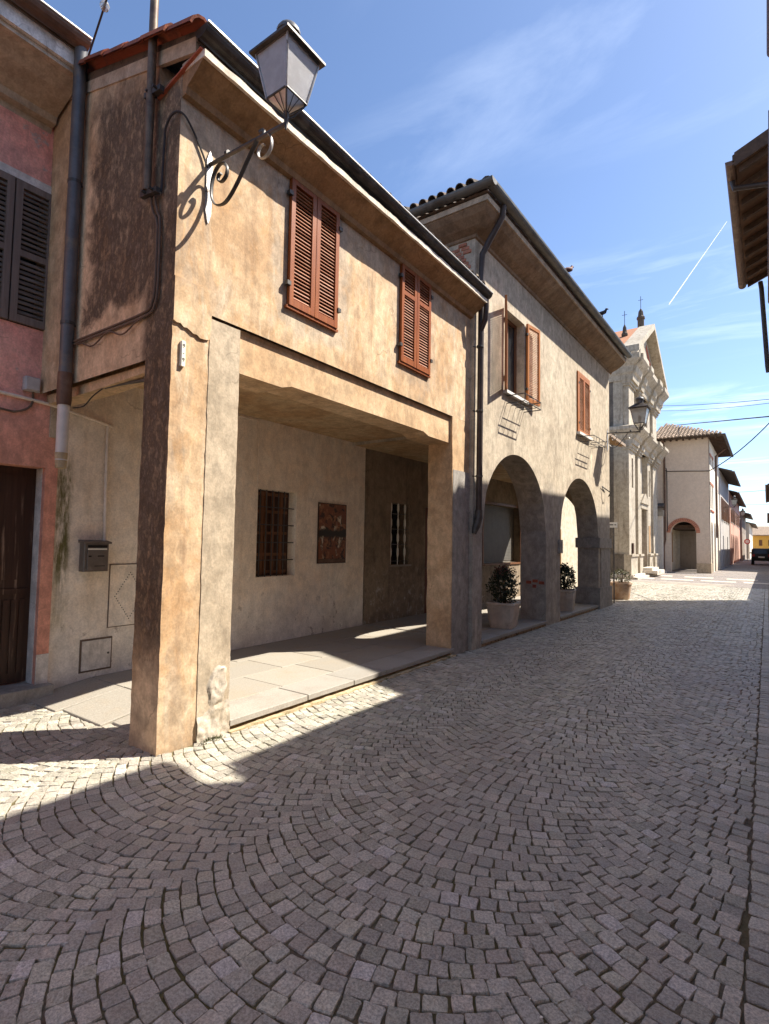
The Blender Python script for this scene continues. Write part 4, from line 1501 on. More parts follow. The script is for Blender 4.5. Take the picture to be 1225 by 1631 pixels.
# grey downpipe, white cracked lower length
p0 = MB().tube([(-5.21, 2.27, 6.24), (-5.245, 2.28, 6.0), (-5.25, 2.285, 3.05)], 0.056, 12).build('downpipe', 'pipe_grey', h0, True)
MB().tube([(-5.25, 2.285, 3.10), (-5.25, 2.285, 2.86), (-5.25, 2.285, 2.80)], [0.062, 0.064, 0.058], 12).build('pipe_collar', 'gutter_brown', p0, True)
MB().tube([(-5.25, 2.285, 2.95), (-5.25, 2.285, 2.29)], 0.050, 12).build('lower_pipe', 'pipe_white', p0, True)
MB().tube([(-5.25, 2.285, 2.36), (-5.25, 2.285, 2.22)], [0.053, 0.046], 12).build('pipe_shoe', 'curb_mortar', p0, True)
for z in (3.55, 4.9):
    MB().tube([(-5.25, 2.285, z), (-5.25, 2.285, z + 0.03)], 0.062, 12).tube([(-5.25, 2.285, z + .015), (-5.25, 2.36, z + .015)], 0.008, 6).build('pipe_clip', 'iron', p0)

# ================================================================== lanterns
def lantern(label, wallp, out, reach, arm_z, group, s=1.0, frosted='frosted', plate_len=0.5):
    """wall lantern; wallp = point on wall at arm height, out = outward unit vector"""
    t = thing('street_lamp', label, 'lamp', wallp, 0, group)
    W = Vector(wallp)
    o = Vector(out)
    side = Vector((-o.y, o.x, 0))
    up = Vector((0, 0, 1))
    pl = lambda u, v: W + o * u + up * v

    def flat(path, r=0.012, f=1.9):
        return MB().tube(path, r, 6, f, up=side)
    pm = MB()
    hh = plate_len
    pm.prism([(-0.028, -hh + 0.10), (-0.012, -hh + 0.03), (0, -hh), (0.012, -hh + 0.03), (0.028, -hh + 0.10), (0.028, 0.03), (0.012, 0.09), (0, 0.12), (-0.012, 0.09), (-0.028, 0.03)],
             lambda a, b, d: W + side * a + up * b + o * d, 0.012)
    pm.build('wall_plate', 'iron_pale', t)
    e = W + o * reach - up * 0.045
    MB().tube([W + o * 0.01, e + o * 0.0], 0.017, 8).build('arm', 'iron', t, True)
    MB().tube([W + o * 0.22 - up * 0.0, W + o * 0.25], 0.027, 8).tube([W + o * (reach * .70), W + o * (reach * .70 + .03)], 0.026, 8).build('arm_ring', 'iron', t, True)
    # long brace running into the wall scroll
    br = [pl(reach * 0.66, -0.03), pl(reach * 0.56, -0.13), pl(reach * 0.42, -0.28), pl(reach * 0.31, -0.37), pl(0.20, -0.40), pl(0.11, -0.375), pl(0.055, -0.31), pl(0.04, -0.22), pl(0.06, -0.12),
          pl(0.12, -0.055), pl(0.19, -0.055), pl(0.235, -0.11), pl(0.225, -0.175), pl(0.17, -0.205), pl(0.125, -0.175), pl(0.13, -0.135), pl(0.16, -0.13)]
    flat(spline(br, 4), 0.0075, 2.4).build('scroll_brace', 'iron', t, True)
    sc = arc((reach * 0.735, -0.135), 0.115, 0.03, R(110), R(-290), 30, pl)
    flat(sc, 0.006, 2.4).build('end_scroll', 'iron_pale', t, True)
    # lantern body, square in plan
    z0 = 0.21 * s
    hb, ht, hz = 0.125 * s, 0.20 * s, 0.40 * s
    ex, ey = o, side
    c0 = e + up * z0

    def P(a, b, z):
        return c0 + ex * a + ey * b + up * z
    cor = [(1, 1), (-1, 1), (-1, -1), (1, -1)]
    for i in range(4):
        a, b = cor[i], cor[(i + 1) % 4]
        mb = MB()
        q = [P(a[0] * hb, a[1] * hb, 0), P(b[0] * hb, b[1] * hb, 0), P(b[0] * ht, b[1] * ht, hz), P(a[0] * ht, a[1] * ht, hz)]
        ctr = sum((Vector(v) for v in q), Vector()) / 4
        inn = (Vector(c0 + up * hz / 2) - ctr).normalized() * 0.004
        mb.add(q + [v + inn for v in q], [(0, 1, 2, 3), (7, 6, 5, 4), (0, 4, 5, 1), (1, 5, 6, 2), (2, 6, 7, 3), (3, 7, 4, 0)])
        mb.build('glass_pane', frosted, t)
    for a in cor:
        MB().tube([P(a[0] * hb, a[1] * hb, -0.005), P(a[0] * ht, a[1] * ht, hz)], 0.011 * s, 6).build('corner_bar', 'iron_pale', t)
    for hh_, z_, r_ in ((hb, 0, 0.010), (ht, hz, 0.012)):
        mb = MB()
        for i in range(4):
            a, b = cor[i], cor[(i + 1) % 4]
            mb.tube([P(a[0] * hh_, a[1] * hh_, z_), P(b[0] * hh_, b[1] * hh_, z_)], r_ * s, 6)
        mb.build('frame_ring', 'iron', t)
    mb = MB()
    rr = [(0.245 * s, hz + 0.0), (0.245 * s, hz + 0.018), (0.10 * s, hz + 0.135 * s), (0.085 * s, hz + 0.135 * s)]
    vs = []
    for r_, z_ in rr:
        vs += [P(a[0] * r_, a[1] * r_, z_) for a in cor]
    fs = [(0, 1, 2, 3)[::-1], (12, 13, 14, 15)]
    for k in range(3):
        for i in range(4):
            j = (i + 1) % 4
            fs.append((4 * k + i, 4 * k + j, 4 * k + 4 + j, 4 * k + 4 + i))
    mb.add(vs, fs).build('lantern_roof', 'gutter_dark', t)
    mb = MB().lathe([(0.085 * s, 0.12 * s), (0.085 * s, 0.235 * s), (0.11 * s, 0.24 * s), (0.11 * s, 0.265 * s), (0.09 * s, 0.30 * s), (0.05 * s, 0.325 * s), (0.02 * s, 0.335 * s), (0.018 * s, 0.36 * s), (0.005, 0.37 * s)],
                    tuple(c0 + up * hz), 16)
    mb.build('lantern_cap', 'pipe_grey', t, True)
    # cradle: four curved bars from the arm end to the base corners, fan glass below
    for a in cor:
        path = [e + up * 0.03, e + up * 0.06 + (ex * a[0] + ey * a[1]) * 0.05 * s, e + up * (z0 * 0.62) + (ex * a[0] + ey * a[1]) * 0.085 * s, P(a[0] * hb, a[1] * hb, 0)]
        MB().tube(path, 0.009 * s, 6).build('cradle_bar', 'iron', t, True)
    mb = MB()
    for i in range(4):
        a, b = cor[i], cor[(i + 1) % 4]
        mb.add([P(a[0] * hb * .97, a[1] * hb * .97, -0.004), P(b[0] * hb * .97, b[1] * hb * .97, -0.004), e + up * (z0 * 0.38)], [(0, 1, 2)])
    mb.build('base_glass', 'clear_lantern', t)
    rib = MB()
    for k in range(12):
        tt = 2 * math.pi * (k + .5) / 12
        u, v = math.cos(tt), math.sin(tt)
        m = 1 / max(abs(u), abs(v))
        rib.tube([e + up * (z0 * 0.36), P(u * m * hb, v * m * hb, -0.008)], 0.0035 * s, 5)
    rib.build('fan_ribs', 'iron', t)
    MB().tube([e - up * 0.045, e + up * 0.06, e + up * (z0 + 0.02)], [0.006, 0.022, 0.014], 8).build('lamp_stem', 'iron', t, True)
    MB().lathe([(0.02, 0.0), (0.032, 0.05), (0.05, 0.12), (0.045, 0.17), (0.012, 0.2)], tuple(c0 + up * 0.02), 10).build('bulb', 'clear_lantern', t, True)
    return t


lantern('large lantern on scrolled iron bracket at the top corner of the ochre house', (XF, 2.63, 4.665), (1, 0, 0), 0.89, 4.67, 'wall lanterns along the street', 0.80)
rot2 = Matrix.Rotation(R(-1.1), 3, 'Z')
p = Vector((-3.62, 7.42, 0)) + rot2 @ Vector((0, 7.80, 4.62))
lantern('lantern on bracket at the far corner of the arcaded house, in front of the church', tuple(p), tuple(rot2 @ Vector((1, 0, 0))), 0.82, 4.62, 'wall lanterns along the street', 0.98, 'clear_lantern')

# ================================================================== things on the near walls
t = thing('antenna_mast', 'tall brown steel mast clamped to the blackened side wall', 'mast', (-4.02, 2.29, 4.36))
MB().tube([(-4.02, 2.29, 4.38), (-4.02, 2.29, 7.6)], 0.034, 10).build('pole', 'mast', t, True)
for z in (4.36, 5.20):
    MB().obox((-3.99, 2.30, z), (0.115, 0, -0.015), (0, 0.02, 0), (0, 0, 0.022)).tube([(-4.02, 2.245, z), (-4.02, 2.34, z)], 0.012, 6).tube([(-3.92, 2.245, z - .01), (-3.92, 2.34, z - .01)], 0.012, 6).build('clamp', 'iron', t)


def cable(label, pts, r, mat='cable', group=None, n=6):
    return tag(MB().tube(spline(pts, 4), r, n).build('cable', mat, None, True), label, 'cable', group)


def sag(a, b, s_, n=14):
    a, b = Vector(a), Vector(b)
    return [a.lerp(b, i / n) - Vector((0, 0, s_ * 4 * (i / n) * (1 - i / n))) for i in range(n + 1)]


YS = 2.335
cable('twin dark cable bending down the blackened side wall below the mast', [(-4.0, YS - .02, 4.33), (-3.99, YS, 4.22), (-3.93, YS, 4.12), (-3.915, YS, 3.95), (-3.92, YS, 3.58), (-3.95, YS, 3.46), (-4.03, YS, 3.41), (-4.4, YS, 3.40), (-5.3, YS - .01, 3.40)], 0.011, 'cable_brown')
cable('second cable beside the mast cable running to the downpipe', [(-3.96, YS - .01, 4.33), (-3.93, YS, 4.2), (-3.885, YS, 4.08), (-3.88, YS, 3.6), (-3.91, YS, 3.44), (-4.02, YS, 3.375), (-4.5, YS, 3.372), (-5.3, YS - .01, 3.375)], 0.010, 'cable_brown')
cable('loose sagging cable under the wall cables of the side beam', [(-4.1, YS, 3.365)] + [(-4.1 - 0.08 * k, YS - .01, 3.36 - 0.07 * math.sin(k * .5) ** 2) for k in range(1, 14)], 0.007, 'cable_brown')
cable('black lamp cable looping round the corner to the lantern bracket', [(-3.885, YS, 4.35), (-3.87, YS, 4.72), (-3.84, YS - .01, 4.86), (-3.74, YS - .01, 4.93), (-3.67, 2.37, 4.915), (XF + .015, 2.47, 4.83), (XF + .015, 2.56, 4.70), (XF + .02, 2.60, 4.62)], 0.009)
cable('old grey pipe crossing under the side beam into the portico', [(-4.1, 2.50, 2.92), (-4.6, 2.47, 2.945), (-4.85, 2.45, 2.945)], 0.016, 'gutter_grey')
cable('thin wire drooping from the side beam to the downpipe', [(-4.85, 2.44, 2.94), (-5.0, 2.42, 2.88), (-5.12, 2.40, 2.80), (-5.24, 2.36, 2.79)], 0.006)
# conduit from pink house to mailbox wall
cable('cream conduit running from the pink wall down to the mailbox', [(PX + .02, 1.2, 2.99), (PX + .02, 2.3, 2.94), (-5.90, 2.62, 2.90), (-5.925, 3.07, 2.83), (-5.93, 3.09, 2.80)], 0.017, 'conduit')
cable('vertical cream conduit above the right edge of the mailbox', [(-5.925, 3.045, 2.83), (-5.925, 3.055, 2.0), (-5.925, 3.075, 1.38)], 0.016, 'conduit')
cable('dark cable looping below the grey junction box on the pink wall', [(PX + .02, 1.1, 2.86), (PX + .02, 2.0, 2.80), (PX + .02, 2.15, 2.80), (PX + .02, 2.27, 2.88), (PX + .02, 2.285, 3.02)], 0.011, 'cable_brown')
cable('pale wire dropping to the barred window inside the portico', [(-5.94, 4.6, 3.30), (-5.935, 5.10, 3.30), (-5.93, 5.20, 3.22), (-5.93, 5.22, 2.45), (-5.93, 5.20, 2.36)], 0.007, 'conduit')
t = thing('junction_box', 'small grey junction box on the pink wall under the cornice', 'junction box', (PX, 2.25, 3.0))
MB().bbox(PX, PX + 0.07, 2.19, 2.33, 3.02, 3.16, 0.012).build('case', 'box_grey', t)
MB().bbox(PX + .07, PX + 0.08, 2.20, 2.32, 3.03, 3.15, 0.004).build('lid', 'box_grey', t)
for k, (yy_, zz_) in enumerate(((2.35, 3.2), (2.42, 3.4))):
    cable(('thin black cable climbing from the junction box' if k == 0 else 'thin black cable beside the corner strip of the pink house'), [(PX + .025, 2.36 + .05 * k, 3.05), (PX + .025, 2.40 + .05 * k, 3.2), (PX + .03, 2.42 + .05 * k, 3.55 + .1 * k), (PX + .04, 2.50, 3.62 + .1 * k)], 0.008)

# mailbox
t = thing('mailbox', 'dull bronze metal mailbox on the cream wall beside the pillar', 'mailbox', (-5.95, 2.94, 1.22))
X0 = BW
MB().bbox(X0, X0 + 0.11, 2.815, 3.075, 1.23, 1.535, 0.008).build('case', 'mail_metal', t)
MB().prism([(X0 - .0, 1.535), (X0 + 0.135, 1.525), (X0 + 0.135, 1.545), (X0, 1.565)], lambda a, b, d: (a, 2.80 + d, b), 0.29).build('lid', 'mail_metal', t)
dd = MB().bbox(X0 + .11, X0 + 0.122, 2.845, 3.06, 1.245, 1.46, 0.003).build('door', 'mail_metal', t)
MB().box(X0 + .108, X0 + 0.1135, 2.85, 3.055, 1.485, 1.51).build('letter_slot', 'black', t)
MB().box(X0 + .110, X0 + 0.118, 2.85, 3.05, 1.43, 1.475).build('name_card', 'plate', t)
MB().box(X0 + .112, X0 + 0.1235, 2.855, 2.885, 1.385, 1.40).box(X0 + .112, X0 + 0.1235, 2.95, 3.02, 1.388, 1.40).box(X0 + .112, X0 + 0.1235, 2.92, 3.03, 1.285, 1.292).build('door_slot', 'black', dd)
# flush cover plates
t = thing('vent_panel', 'flush cream metal panel pierced with a diamond of holes behind the pillar', 'panel', (BW, 3.4, 0.6))
MB().box(BW, BW + 0.006, 3.145, 3.70, 0.60, 1.30).build('frame', 'cable_brown', t)
MB().box(BW, BW + 0.012, 3.155, 3.69, 0.61, 1.29).build('plate', 'cream', t)
hm = MB()
for k in range(10):
    f = k / 10
    for yy_, zz_ in ((3.385 + .17 * f, 1.20 - .26 * f), (3.555 - .17 * f, .94 - .26 * f), (3.385 - .17 * f, .68 + .26 * f), (3.215 + .17 * f, .94 + .26 * f)):
        hm.tube([(BW + .010, yy_, zz_), (BW + .0135, yy_, zz_)], 0.0065, 6)
hm.build('vent_holes', 'black', t)
t = thing('meter_hatch', 'small square cream hatch door low on the wall under the mailbox', 'hatch', (BW, 3.04, 0.16))
MB().box(BW, BW + 0.006, 2.865, 3.21, 0.155, 0.505).build('frame', 'cable_brown', t)
MB().box(BW, BW + 0.013, 2.885, 3.195, 0.175, 0.485).build('door', 'white_plaster', t)
MB().tube([(BW + .012, 3.165, .33), (BW + .018, 3.165, .33)], 0.012, 8).build('lock', 'iron', t)
# small holes in the old walls
for (yy_, zz_, w_) in ((2.86, 0.10, .035), (3.06, 0.11, .045)):
    pass
# poster
t = thing('wall_poster', 'dark brown and cream painted poster hung on the portico wall', 'poster', (BW, 6.87, 1.23))
MB().box(BW + .002, BW + 0.022, 6.52, 7.23, 1.225, 2.22).build('board', 'old_door', t)
MB().box(BW + .022, BW + 0.026, 6.535, 7.215, 1.30, 2.205).build('print', 'poster', t)
MB().box(BW + .022, BW + 0.026, 6.535, 7.215, 1.24, 1.294).build('caption_strip', 'gutter_brown', t)
# number plate
t = thing('number_plate', 'narrow white vertical number plate high on the front of the corner pillar', 'plate', (XF, 2.44, 2.93))
MB().bbox(XF - .005, XF + 0.024, 2.425, 2.462, 2.93, 3.13, 0.004).build('plate', 'plate', t)
for ch, z in (('9', 3.075), ('-', 3.02), ('9', 2.965)):
    cu = bpy.data.curves.new('numeral', 'FONT')
    cu.body = ch
    cu.size = 0.045
    cu.align_x = 'CENTER'
    cu.extrude = 0.0008
    cu.materials.append(M['ink'])
    tmp = bpy.data.objects.new('numeral_source', cu)
    COL.objects.link(tmp)
    bpy.context.view_layer.update()
    me = bpy.data.meshes.new_from_object(tmp.evaluated_get(bpy.context.evaluated_depsgraph_get()))
    bpy.data.objects.remove(tmp)
    o = bpy.data.objects.new('numeral', me)
    o.location = Vector((XF + 0.025, 2.444, z)) - OFF[t.name]
    o.rotation_euler = (R(90), 0, R(90))
    COL.objects.link(o)
    o.parent = t

# wire with glass insulator at the top left
t = thing('insulated_wire', 'twisted stay wire with round glass insulator above the pink eave', 'wire', (-5.15, 2.3, 6.1))
a, b = Vector((-5.15, 2.32, 6.14)), Vector((-3.7, 1.55, 6.25))
pa = [(-5.14, 2.30, 6.12), (-4.62, 2.19, 6.26), (-4.45, 2.14, 6.33), (-4.0, 2.05, 6.55), (-3.3, 1.9, 6.9)]
MB().tube(pa, 0.009, 6).build('wire', 'cable', t, True)
tw = MB()
for k in range(22):
    f = k / 22
    p = Vector(pa[2]).lerp(Vector(pa[3]), f)
    tw.tube([p + Vector((0, 0, .012)), p + Vector((.02, .0, -.01 + .02 * (k % 2)))], 0.006, 5)
tw.build('twisted_wire', 'cable', t)
MB().lathe([(.008, -.04), (.03, -.03), (.042, 0), (.03, .03), (.008, .04)], (-4.66, 2.20, 6.25), 10).build('insulator', 'clear_lantern', t, True)

# flower-box racks under the upper windows of the arcaded house
def rack(label, y0, y1, z, out):
    t = thing('window_box_rack', label, 'flower rack', (0, 0, 0), 0, 'wire flower racks', False)
    t.location = Vector((-3.62, 7.42, 0)) + rot2 @ Vector((0.0, (y0 + y1) / 2, z))
    t.rotation_euler = (0, 0, R(-1.1))
    h = (y1 - y0) / 2
    mb = MB()
    for zz_ in (0.0, -0.13):
        mb.tube([(0.0, -h, zz_), (out, -h, zz_), (out, h, zz_), (0.0, h, zz_)], 0.009, 6)
    mb.build('hoops', 'iron', t)
    mb = MB()
    k = -h
    while k <= h + 1e-6:
        mb.tube([(0, k, -0.13), (out, k, -0.13), (out, k, 0.0)], 0.007, 5)
        k += h / 2
    mb.tube([(out * .5, -h, -.13), (out * .5, h, -.13)], .007, 5)
    mb.build('bars', 'iron', t)
    return t


rack('wire flower rack below the open shutters of the arcaded house', 1.22, 1.98, 4.13, 0.32)
rack('wire flower rack below the closed shutters near the far lantern', 5.35, 6.30, 4.12, 0.32)

# ================================================================== pots with shrubs
def potted(label, loc, rz, pw, ph, kind, fw, fh, nleaf, seed, flowers=False, leaf='leaf', potmat='stone_pot'):
    t = thing('potted_shrub', label, 'potted plant', loc, rz, 'planters along the arcade', False)
    r = random.Random(seed)
    mb = MB()
    if kind == 'square':
        mb.lathe([(pw * .40, 0.0), (pw * .41, 0.02), (pw * .50, ph * .90), (pw * .53, ph * .92), (pw * .53, ph), (pw * .46, ph), (pw * .44, ph - .06)], (0, 0, 0), 48, 12)
    else:
        mb.lathe([(pw * .36, 0.0), (pw * .38, 0.02), (pw * .48, ph * .88), (pw * .52, ph * .90), (pw * .52, ph), (pw * .45, ph), (pw * .43, ph - .06)], (0, 0, 0), 24, 3.2)
    pot = mb.build('pot', potmat, t, True)
    if kind == 'square':
        for side_ in range(4):
            for k in range(13):
                f = (k - 6) / 6.6
                m = Matrix.Rotation(side_ * math.pi / 2, 3, 'Z')
                p0_ = m @ Vector((f * pw * .36, -pw * .405, 0.03))
                p1_ = m @ Vector((f * pw * .45, -pw * .497, ph * .88))
                MB().tube([p0_, p1_], pw * 0.021, 6).build('flute', potmat, pot)
    MB().lathe([(pw * .43, ph - .07), (pw * .43, ph - .05)], (0, 0, 0), 16).build('soil', 'soil', t)
    st = MB()
    for k in range(9):
        a = r.uniform(0, 6.28)
        rr = r.uniform(.2, .8) * fw
        st.tube([(0.03 * math.cos(a), .03 * math.sin(a), ph - .06), (rr * .4 * math.cos(a), rr * .4 * math.sin(a), ph + fh * .35), (rr * .8 * math.cos(a), rr * .8 * math.sin(a), ph + fh * r.uniform(.6, .95))], [0.012, 0.008, 0.003], 5)
    st.build('stems', 'stem', t)

    def leaves(n, lo, hi, size, mat, name, shell=0.5):
        lm = MB()
        for _ in range(n):
            a, b = r.uniform(0, 6.28), r.uniform(lo, hi)
            rad = (shell + (1 - shell) * r.random()) ** .5
            lump = 1 + .2 * math.sin(3 * a + seed) * math.cos(4 * b) + .1 * math.sin(7 * a + 2 * b + seed) + r.uniform(-.14, .16)
            p = Vector((math.cos(a) * math.cos(b) * fw * rad * lump, math.sin(a) * math.cos(b) * fw * rad * lump, ph + fh * .48 + math.sin(b) * fh * .55 * rad * lump))
            d = Vector((r.gauss(0, 1), r.gauss(0, 1), r.gauss(.4, .8))).normalized()
            u = d.cross(Vector((r.gauss(0, 1), r.gauss(0, 1), r.gauss(0, 1)))).normalized()
            s_ = size * r.uniform(.6, 1.3)
            nn = u.cross(d).normalized()
            lm.add([p, p + d * s_ * .5 + u * s_ * .28 + nn * s_ * .06, p + d * s_, p + d * s_ * .5 - u * s_ * .28 + nn * s_ * .06], [(0, 1, 2), (0, 2, 3)])
        o = lm.build(name, mat, t)
        o['kind'] = 'stuff'
    leaves(nleaf, -1.0, 1.5, 0.052, leaf, 'foliage')
    if flowers:
        leaves(int(nleaf * .10), .7, 1.5, 0.05, 'flower', 'blossoms', .85)
    return t


def at2(x, y):
    p = Vector((-3.62, 7.42, 0)) + rot2 @ Vector((x, y, 0))
    return (p.x, p.y, 0.106)


potted('bushy dark shrub with dusty red tips in a square fluted pot under the first arch', at2(-0.30, 1.80), R(6), 0.48, 0.45, 'square', 0.235, 0.58, 1700, 3, True)
potted('smaller dark shrub in a fluted pot under the second arch', at2(-0.27, 5.12), R(14), 0.45, 0.48, 'square', 0.225, 0.50, 1700, 5)
potted('low leafy plant in a plain terracotta pot at the far end of the arcade', (-3.62, 17.45, 0.0), 0, 0.62, 0.50, 'round', 0.34, 0.36, 420, 8, False, 'leaf_pale', 'terracotta_pot')

# weeds at the foot of the pillar and along the step
t = thing('weed_tuft', 'small mossy weed tuft at the foot of the corner pillar', 'weed', (XF + .03, 2.80, 0))
wm = MB()
for k in range(150):
    p = Vector((XF + .03 + abs(rnd.gauss(0, .03)), rnd.gauss(2.80, .06), 0))
    d = Vector((rnd.gauss(.2, .5), rnd.gauss(0, .6), 1)).normalized() * rnd.uniform(.012, .04)
    u = Vector((rnd.gauss(0, 1), rnd.gauss(0, 1), 0)).normalized() * .004
    wm.add([p - u, p + u, p + d], [(0, 1, 2)])
o = wm.build('blades', 'leaf_pale', t)
o['kind'] = 'stuff'
mm = MB()
for k in range(900):
    y = rnd.uniform(3.0, 6.8)
    p = Vector((XF + .035 + rnd.gauss(0, .012), y, 0.002 + rnd.uniform(0, .006)))
    d = Vector((rnd.gauss(.3, .7), rnd.gauss(0, .7), .8)).normalized() * rnd.uniform(.004, .014)
    u = Vector((rnd.gauss(0, 1), rnd.gauss(0, 1), 0)).normalized() * .004
    mm.add([p - u, p + u, p + d], [(0, 1, 2)])
o = mm.build('moss_strip', 'moss')
o['kind'] = 'stuff'
o['label'] = 'thin strip of moss where the cobbles meet the portico step'
o['category'] = 'moss'
# scattered petals / paper bits on the cobbles
pm = MB()
for k in range(90):
    x, y = rnd.uniform(-4.2, -0.2), rnd.uniform(1.1, 6.5)
    a = rnd.uniform(0, 6.28)
    s_ = rnd.uniform(.004, .011)
    pm.add([(x + math.cos(a) * s_, y + math.sin(a) * s_, .006), (x - math.sin(a) * s_ * .5, y + math.cos(a) * s_ * .5, .009), (x - math.cos(a) * s_, y - math.sin(a) * s_, .006), (x + math.sin(a) * s_ * .5, y - math.cos(a) * s_ * .5, .007)], [(0, 1, 2, 3)])
o = pm.build('litter_specks', 'plate')
o['kind'] = 'stuff'
o['label'] = 'tiny pale petals and crumbs scattered on the cobbles'
o['category'] = 'litter'

# ================================================================== generic row house
def row_house(label, y0, y1, xf, side, h, mat, wins, doors=(), over=0.5, rise=1.3, depth=7.0, roof='tile_brown', shut=None, gut='gutter_brown', name='row_house', arches=(), pitch_to=None):
    """side +1: facade looks to +x (left row); -1: facade looks to -x (right row)"""
    t = thing(name, label, 'house', (xf - side * depth / 2, (y0 + y1) / 2, 0))
    ops = [(a, b, c, d) for a, b, c, d in wins] + [(a, b, 0.0, d) for a, b, d in doors] + list(arches)
    if side > 0:
        MB().wall((xf, 0, 0), (0, 1, 0), (1, 0, 0), y0, y1, -0.02, h, 0.35, ops).build('front_wall', mat, t)
    else:
        f = [(-op[1], -op[0]) + tuple(op[2:]) for op in ops]
        MB().wall((xf, 0, 0), (0, -1, 0), (-1, 0, 0), -y1, -y0, -0.02, h, 0.35, f).build('front_wall', mat, t)
    xb = xf - side * depth
    xr = xf - side * depth / 2
    gm = MB()
    for yy_, e in ((y0, 0.3), (y1, -0.3)):
        gm.prism([(xf - side * .35, -0.02), (xb, -0.02), (xb, h), (xr, h + rise * .9), (xf - side * .35, h)], lambda a, b, d: (a, yy_ + d, b), e)
    gm.box(xb, xb + side * .3, y0, y1, -.02, h)
    gm.build('gable_wall', mat, t)
    rm = MB()
    sl = rise / (depth / 2)
    xo = xf + side * over
    zo = h - over * sl + 0.05
    for xa, za in ((xo, zo), (xb - side * over, zo)):
        rm.prism([(xa, za), (xr, h + rise + .05), (xr, h + rise + .16), (xa, za + .11)], lambda a, b, d: (a, y0 - .12 + d, b), y1 - y0 + .24)
    rr = rm.build('roof', roof, t)
    gutter(t, (xo + side * .07, y0 - .1, zo + .06), (xo + side * .07, y1 + .1, zo + .05), 0.07, (side, 0, 0), gut, None)
    for a, b, c, d in wins:
        w_ = MB().box(xf - side * .22, xf - side * .18, a, b, c, d).build('window', 'window_glass', t)
        MB().box(xf - side * .18, xf - side * .15, (a + b) / 2 - .03, (a + b) / 2 + .03, c, d).build('window_frame', 'brown_wood', w_)
        MB().box(xf - side * .05, xf + side * .06, a - .06, b + .06, c - .06, c).build('window_sill', 'white_sill', t)
        if shut:
            hw_ = (b - a) / 2
            for s0 in (a - hw_, b):
                MB().box(xf + side * .01, xf + side * .05, s0 + .02, s0 + hw_ - .02, c, d).build('shutter', shut, t)
    for a, b, d in doors:
        MB().box(xf - side * .25, xf - side * .2, a, b, 0, d).build('door', 'old_door', t)
    return t


# ----- right-hand side of the street (beside and above the camera; they throw the shade)
row_house('tall plain house beside the camera on the right of the street', -8, 6.0, 0.55, -1, 6.35, 'cream_far', ((1.0, 1.9, 3.6, 5.0), (-3, -2.1, 3.6, 5.0), (4.2, 5.1, 3.6, 5.0)), ((3.0, 3.9, 2.2),), 0.33, 1.2, 7, shut='shutter_grey')
row_house('lower right-hand house between the two taller ones', 6.02, 10.55, 0.55, -1, 5.62, 'rose_far', ((7.0, 7.9, 3.3, 4.6), (9.0, 9.9, 3.3, 4.6)), ((8.1, 8.9, 2.2),), 0.33, 0.9, 7, shut='shutter_grey')
# house whose deep timber eave shows at the top right
r3 = thing('eave_house', 'right-hand house with deep dark timber eave and gutter against the sky', 'house', (3.5, 13, 0))
RX = 0.55
MB().wall((RX, 0, 0), (0, -1, 0), (-1, 0, 0), -15.5, -10.57, -0.02, 8.15, 0.35, ((-12.2, -11.3, 3.4, 4.9), (-14.6, -13.7, 3.4, 4.9), (-12.2, -11.3, 6.0, 7.3), (-14.6, -13.7, 6.0, 7.3))).build('front_wall', 'cream_far', r3)
for a, b in ((11.3, 12.2), (13.7, 14.6)):
    for c, d in ((3.4, 4.9), (6.0, 7.3)):
        MB().box(RX + .2, RX + .24, a, b, c, d).build('window', 'window_glass', r3)
gm = MB()
for yy_ in (10.57, 15.2):
    gm.prism([(RX + .35, 0), (7, 0), (7, 8.1), (3.6, 9.6), (RX + .35, 8.1)], lambda a, b, d: (a, yy_ + d, b), 0.3)
gm.build('gable_wall', 'cream_far', r3)
EX, EZ, EY0, EY1 = -0.31, 7.97, 10.35, 15.5
slp = 0.44
MB().prism([(EX, EZ), (3.6, EZ + (3.6 - EX) * slp), (3.6, EZ + (3.6 - EX) * slp + .04), (EX, EZ + .04)], lambda a, b, d: (a, EY0 + .03 + d, b), EY1 - EY0 - .06).build('eave_boards', 'eave_board', r3)
MB().prism([(EX - .05, EZ + .045), (3.6, EZ + .045 + (3.6 - EX) * slp), (3.6, EZ + .16 + (3.6 - EX) * slp), (EX - .05, EZ + .15)], lambda a, b, d: (a, EY0 + d, b), EY1 - EY0) \
    .prism([(7.4, EZ - .2), (3.6, EZ + .045 + (3.6 - EX) * slp), (3.6, EZ + .16 + (3.6 - EX) * slp), (7.4, EZ - .1)], lambda a, b, d: (a, EY0 + d, b), EY1 - EY0).build('roof', 'tile_dark', r3)
for k in range(10):
    y = EY0 + .12 + k * (EY1 - EY0 - .3) / 9
    MB().prism([(EX + .04, EZ - .10), (RX, EZ - .10 + (RX - EX - .04) * slp), (RX, EZ + (RX - EX) * slp - .004), (EX + .04, EZ + .02 - .01)], lambda a, b, d: (a, y + d, b), 0.07).build('rafter', 'rafter', r3)
MB().prism([(EX - .02, EZ - .06), (3.6, EZ - .06 + (3.6 - EX) * slp), (3.6, EZ + .2 + (3.6 - EX) * slp), (EX - .02, EZ + .17)], lambda a, b, d: (a, EY0 - .035 + d, b), 0.033).build('verge_board', 'rafter', r3)
gutter(r3, (EX - .07, EY0 + .02, EZ + .08), (EX - .07, EY1, EZ + .02), 0.085, (-1, 0, 0), 'gutter_brown', None)
MB().tube([(EX - .07, EY0 + .5, EZ + .0), (EX - .05, EY0 + .5, EZ - .14), (EX + .4, EY0 + .52, EZ - .22), (RX - .06, EY0 + .55, EZ - .40), (RX - .06, EY0 + .56, 0.3)], 0.045, 10).build('downpipe', 'pipe_dark', r3, True)
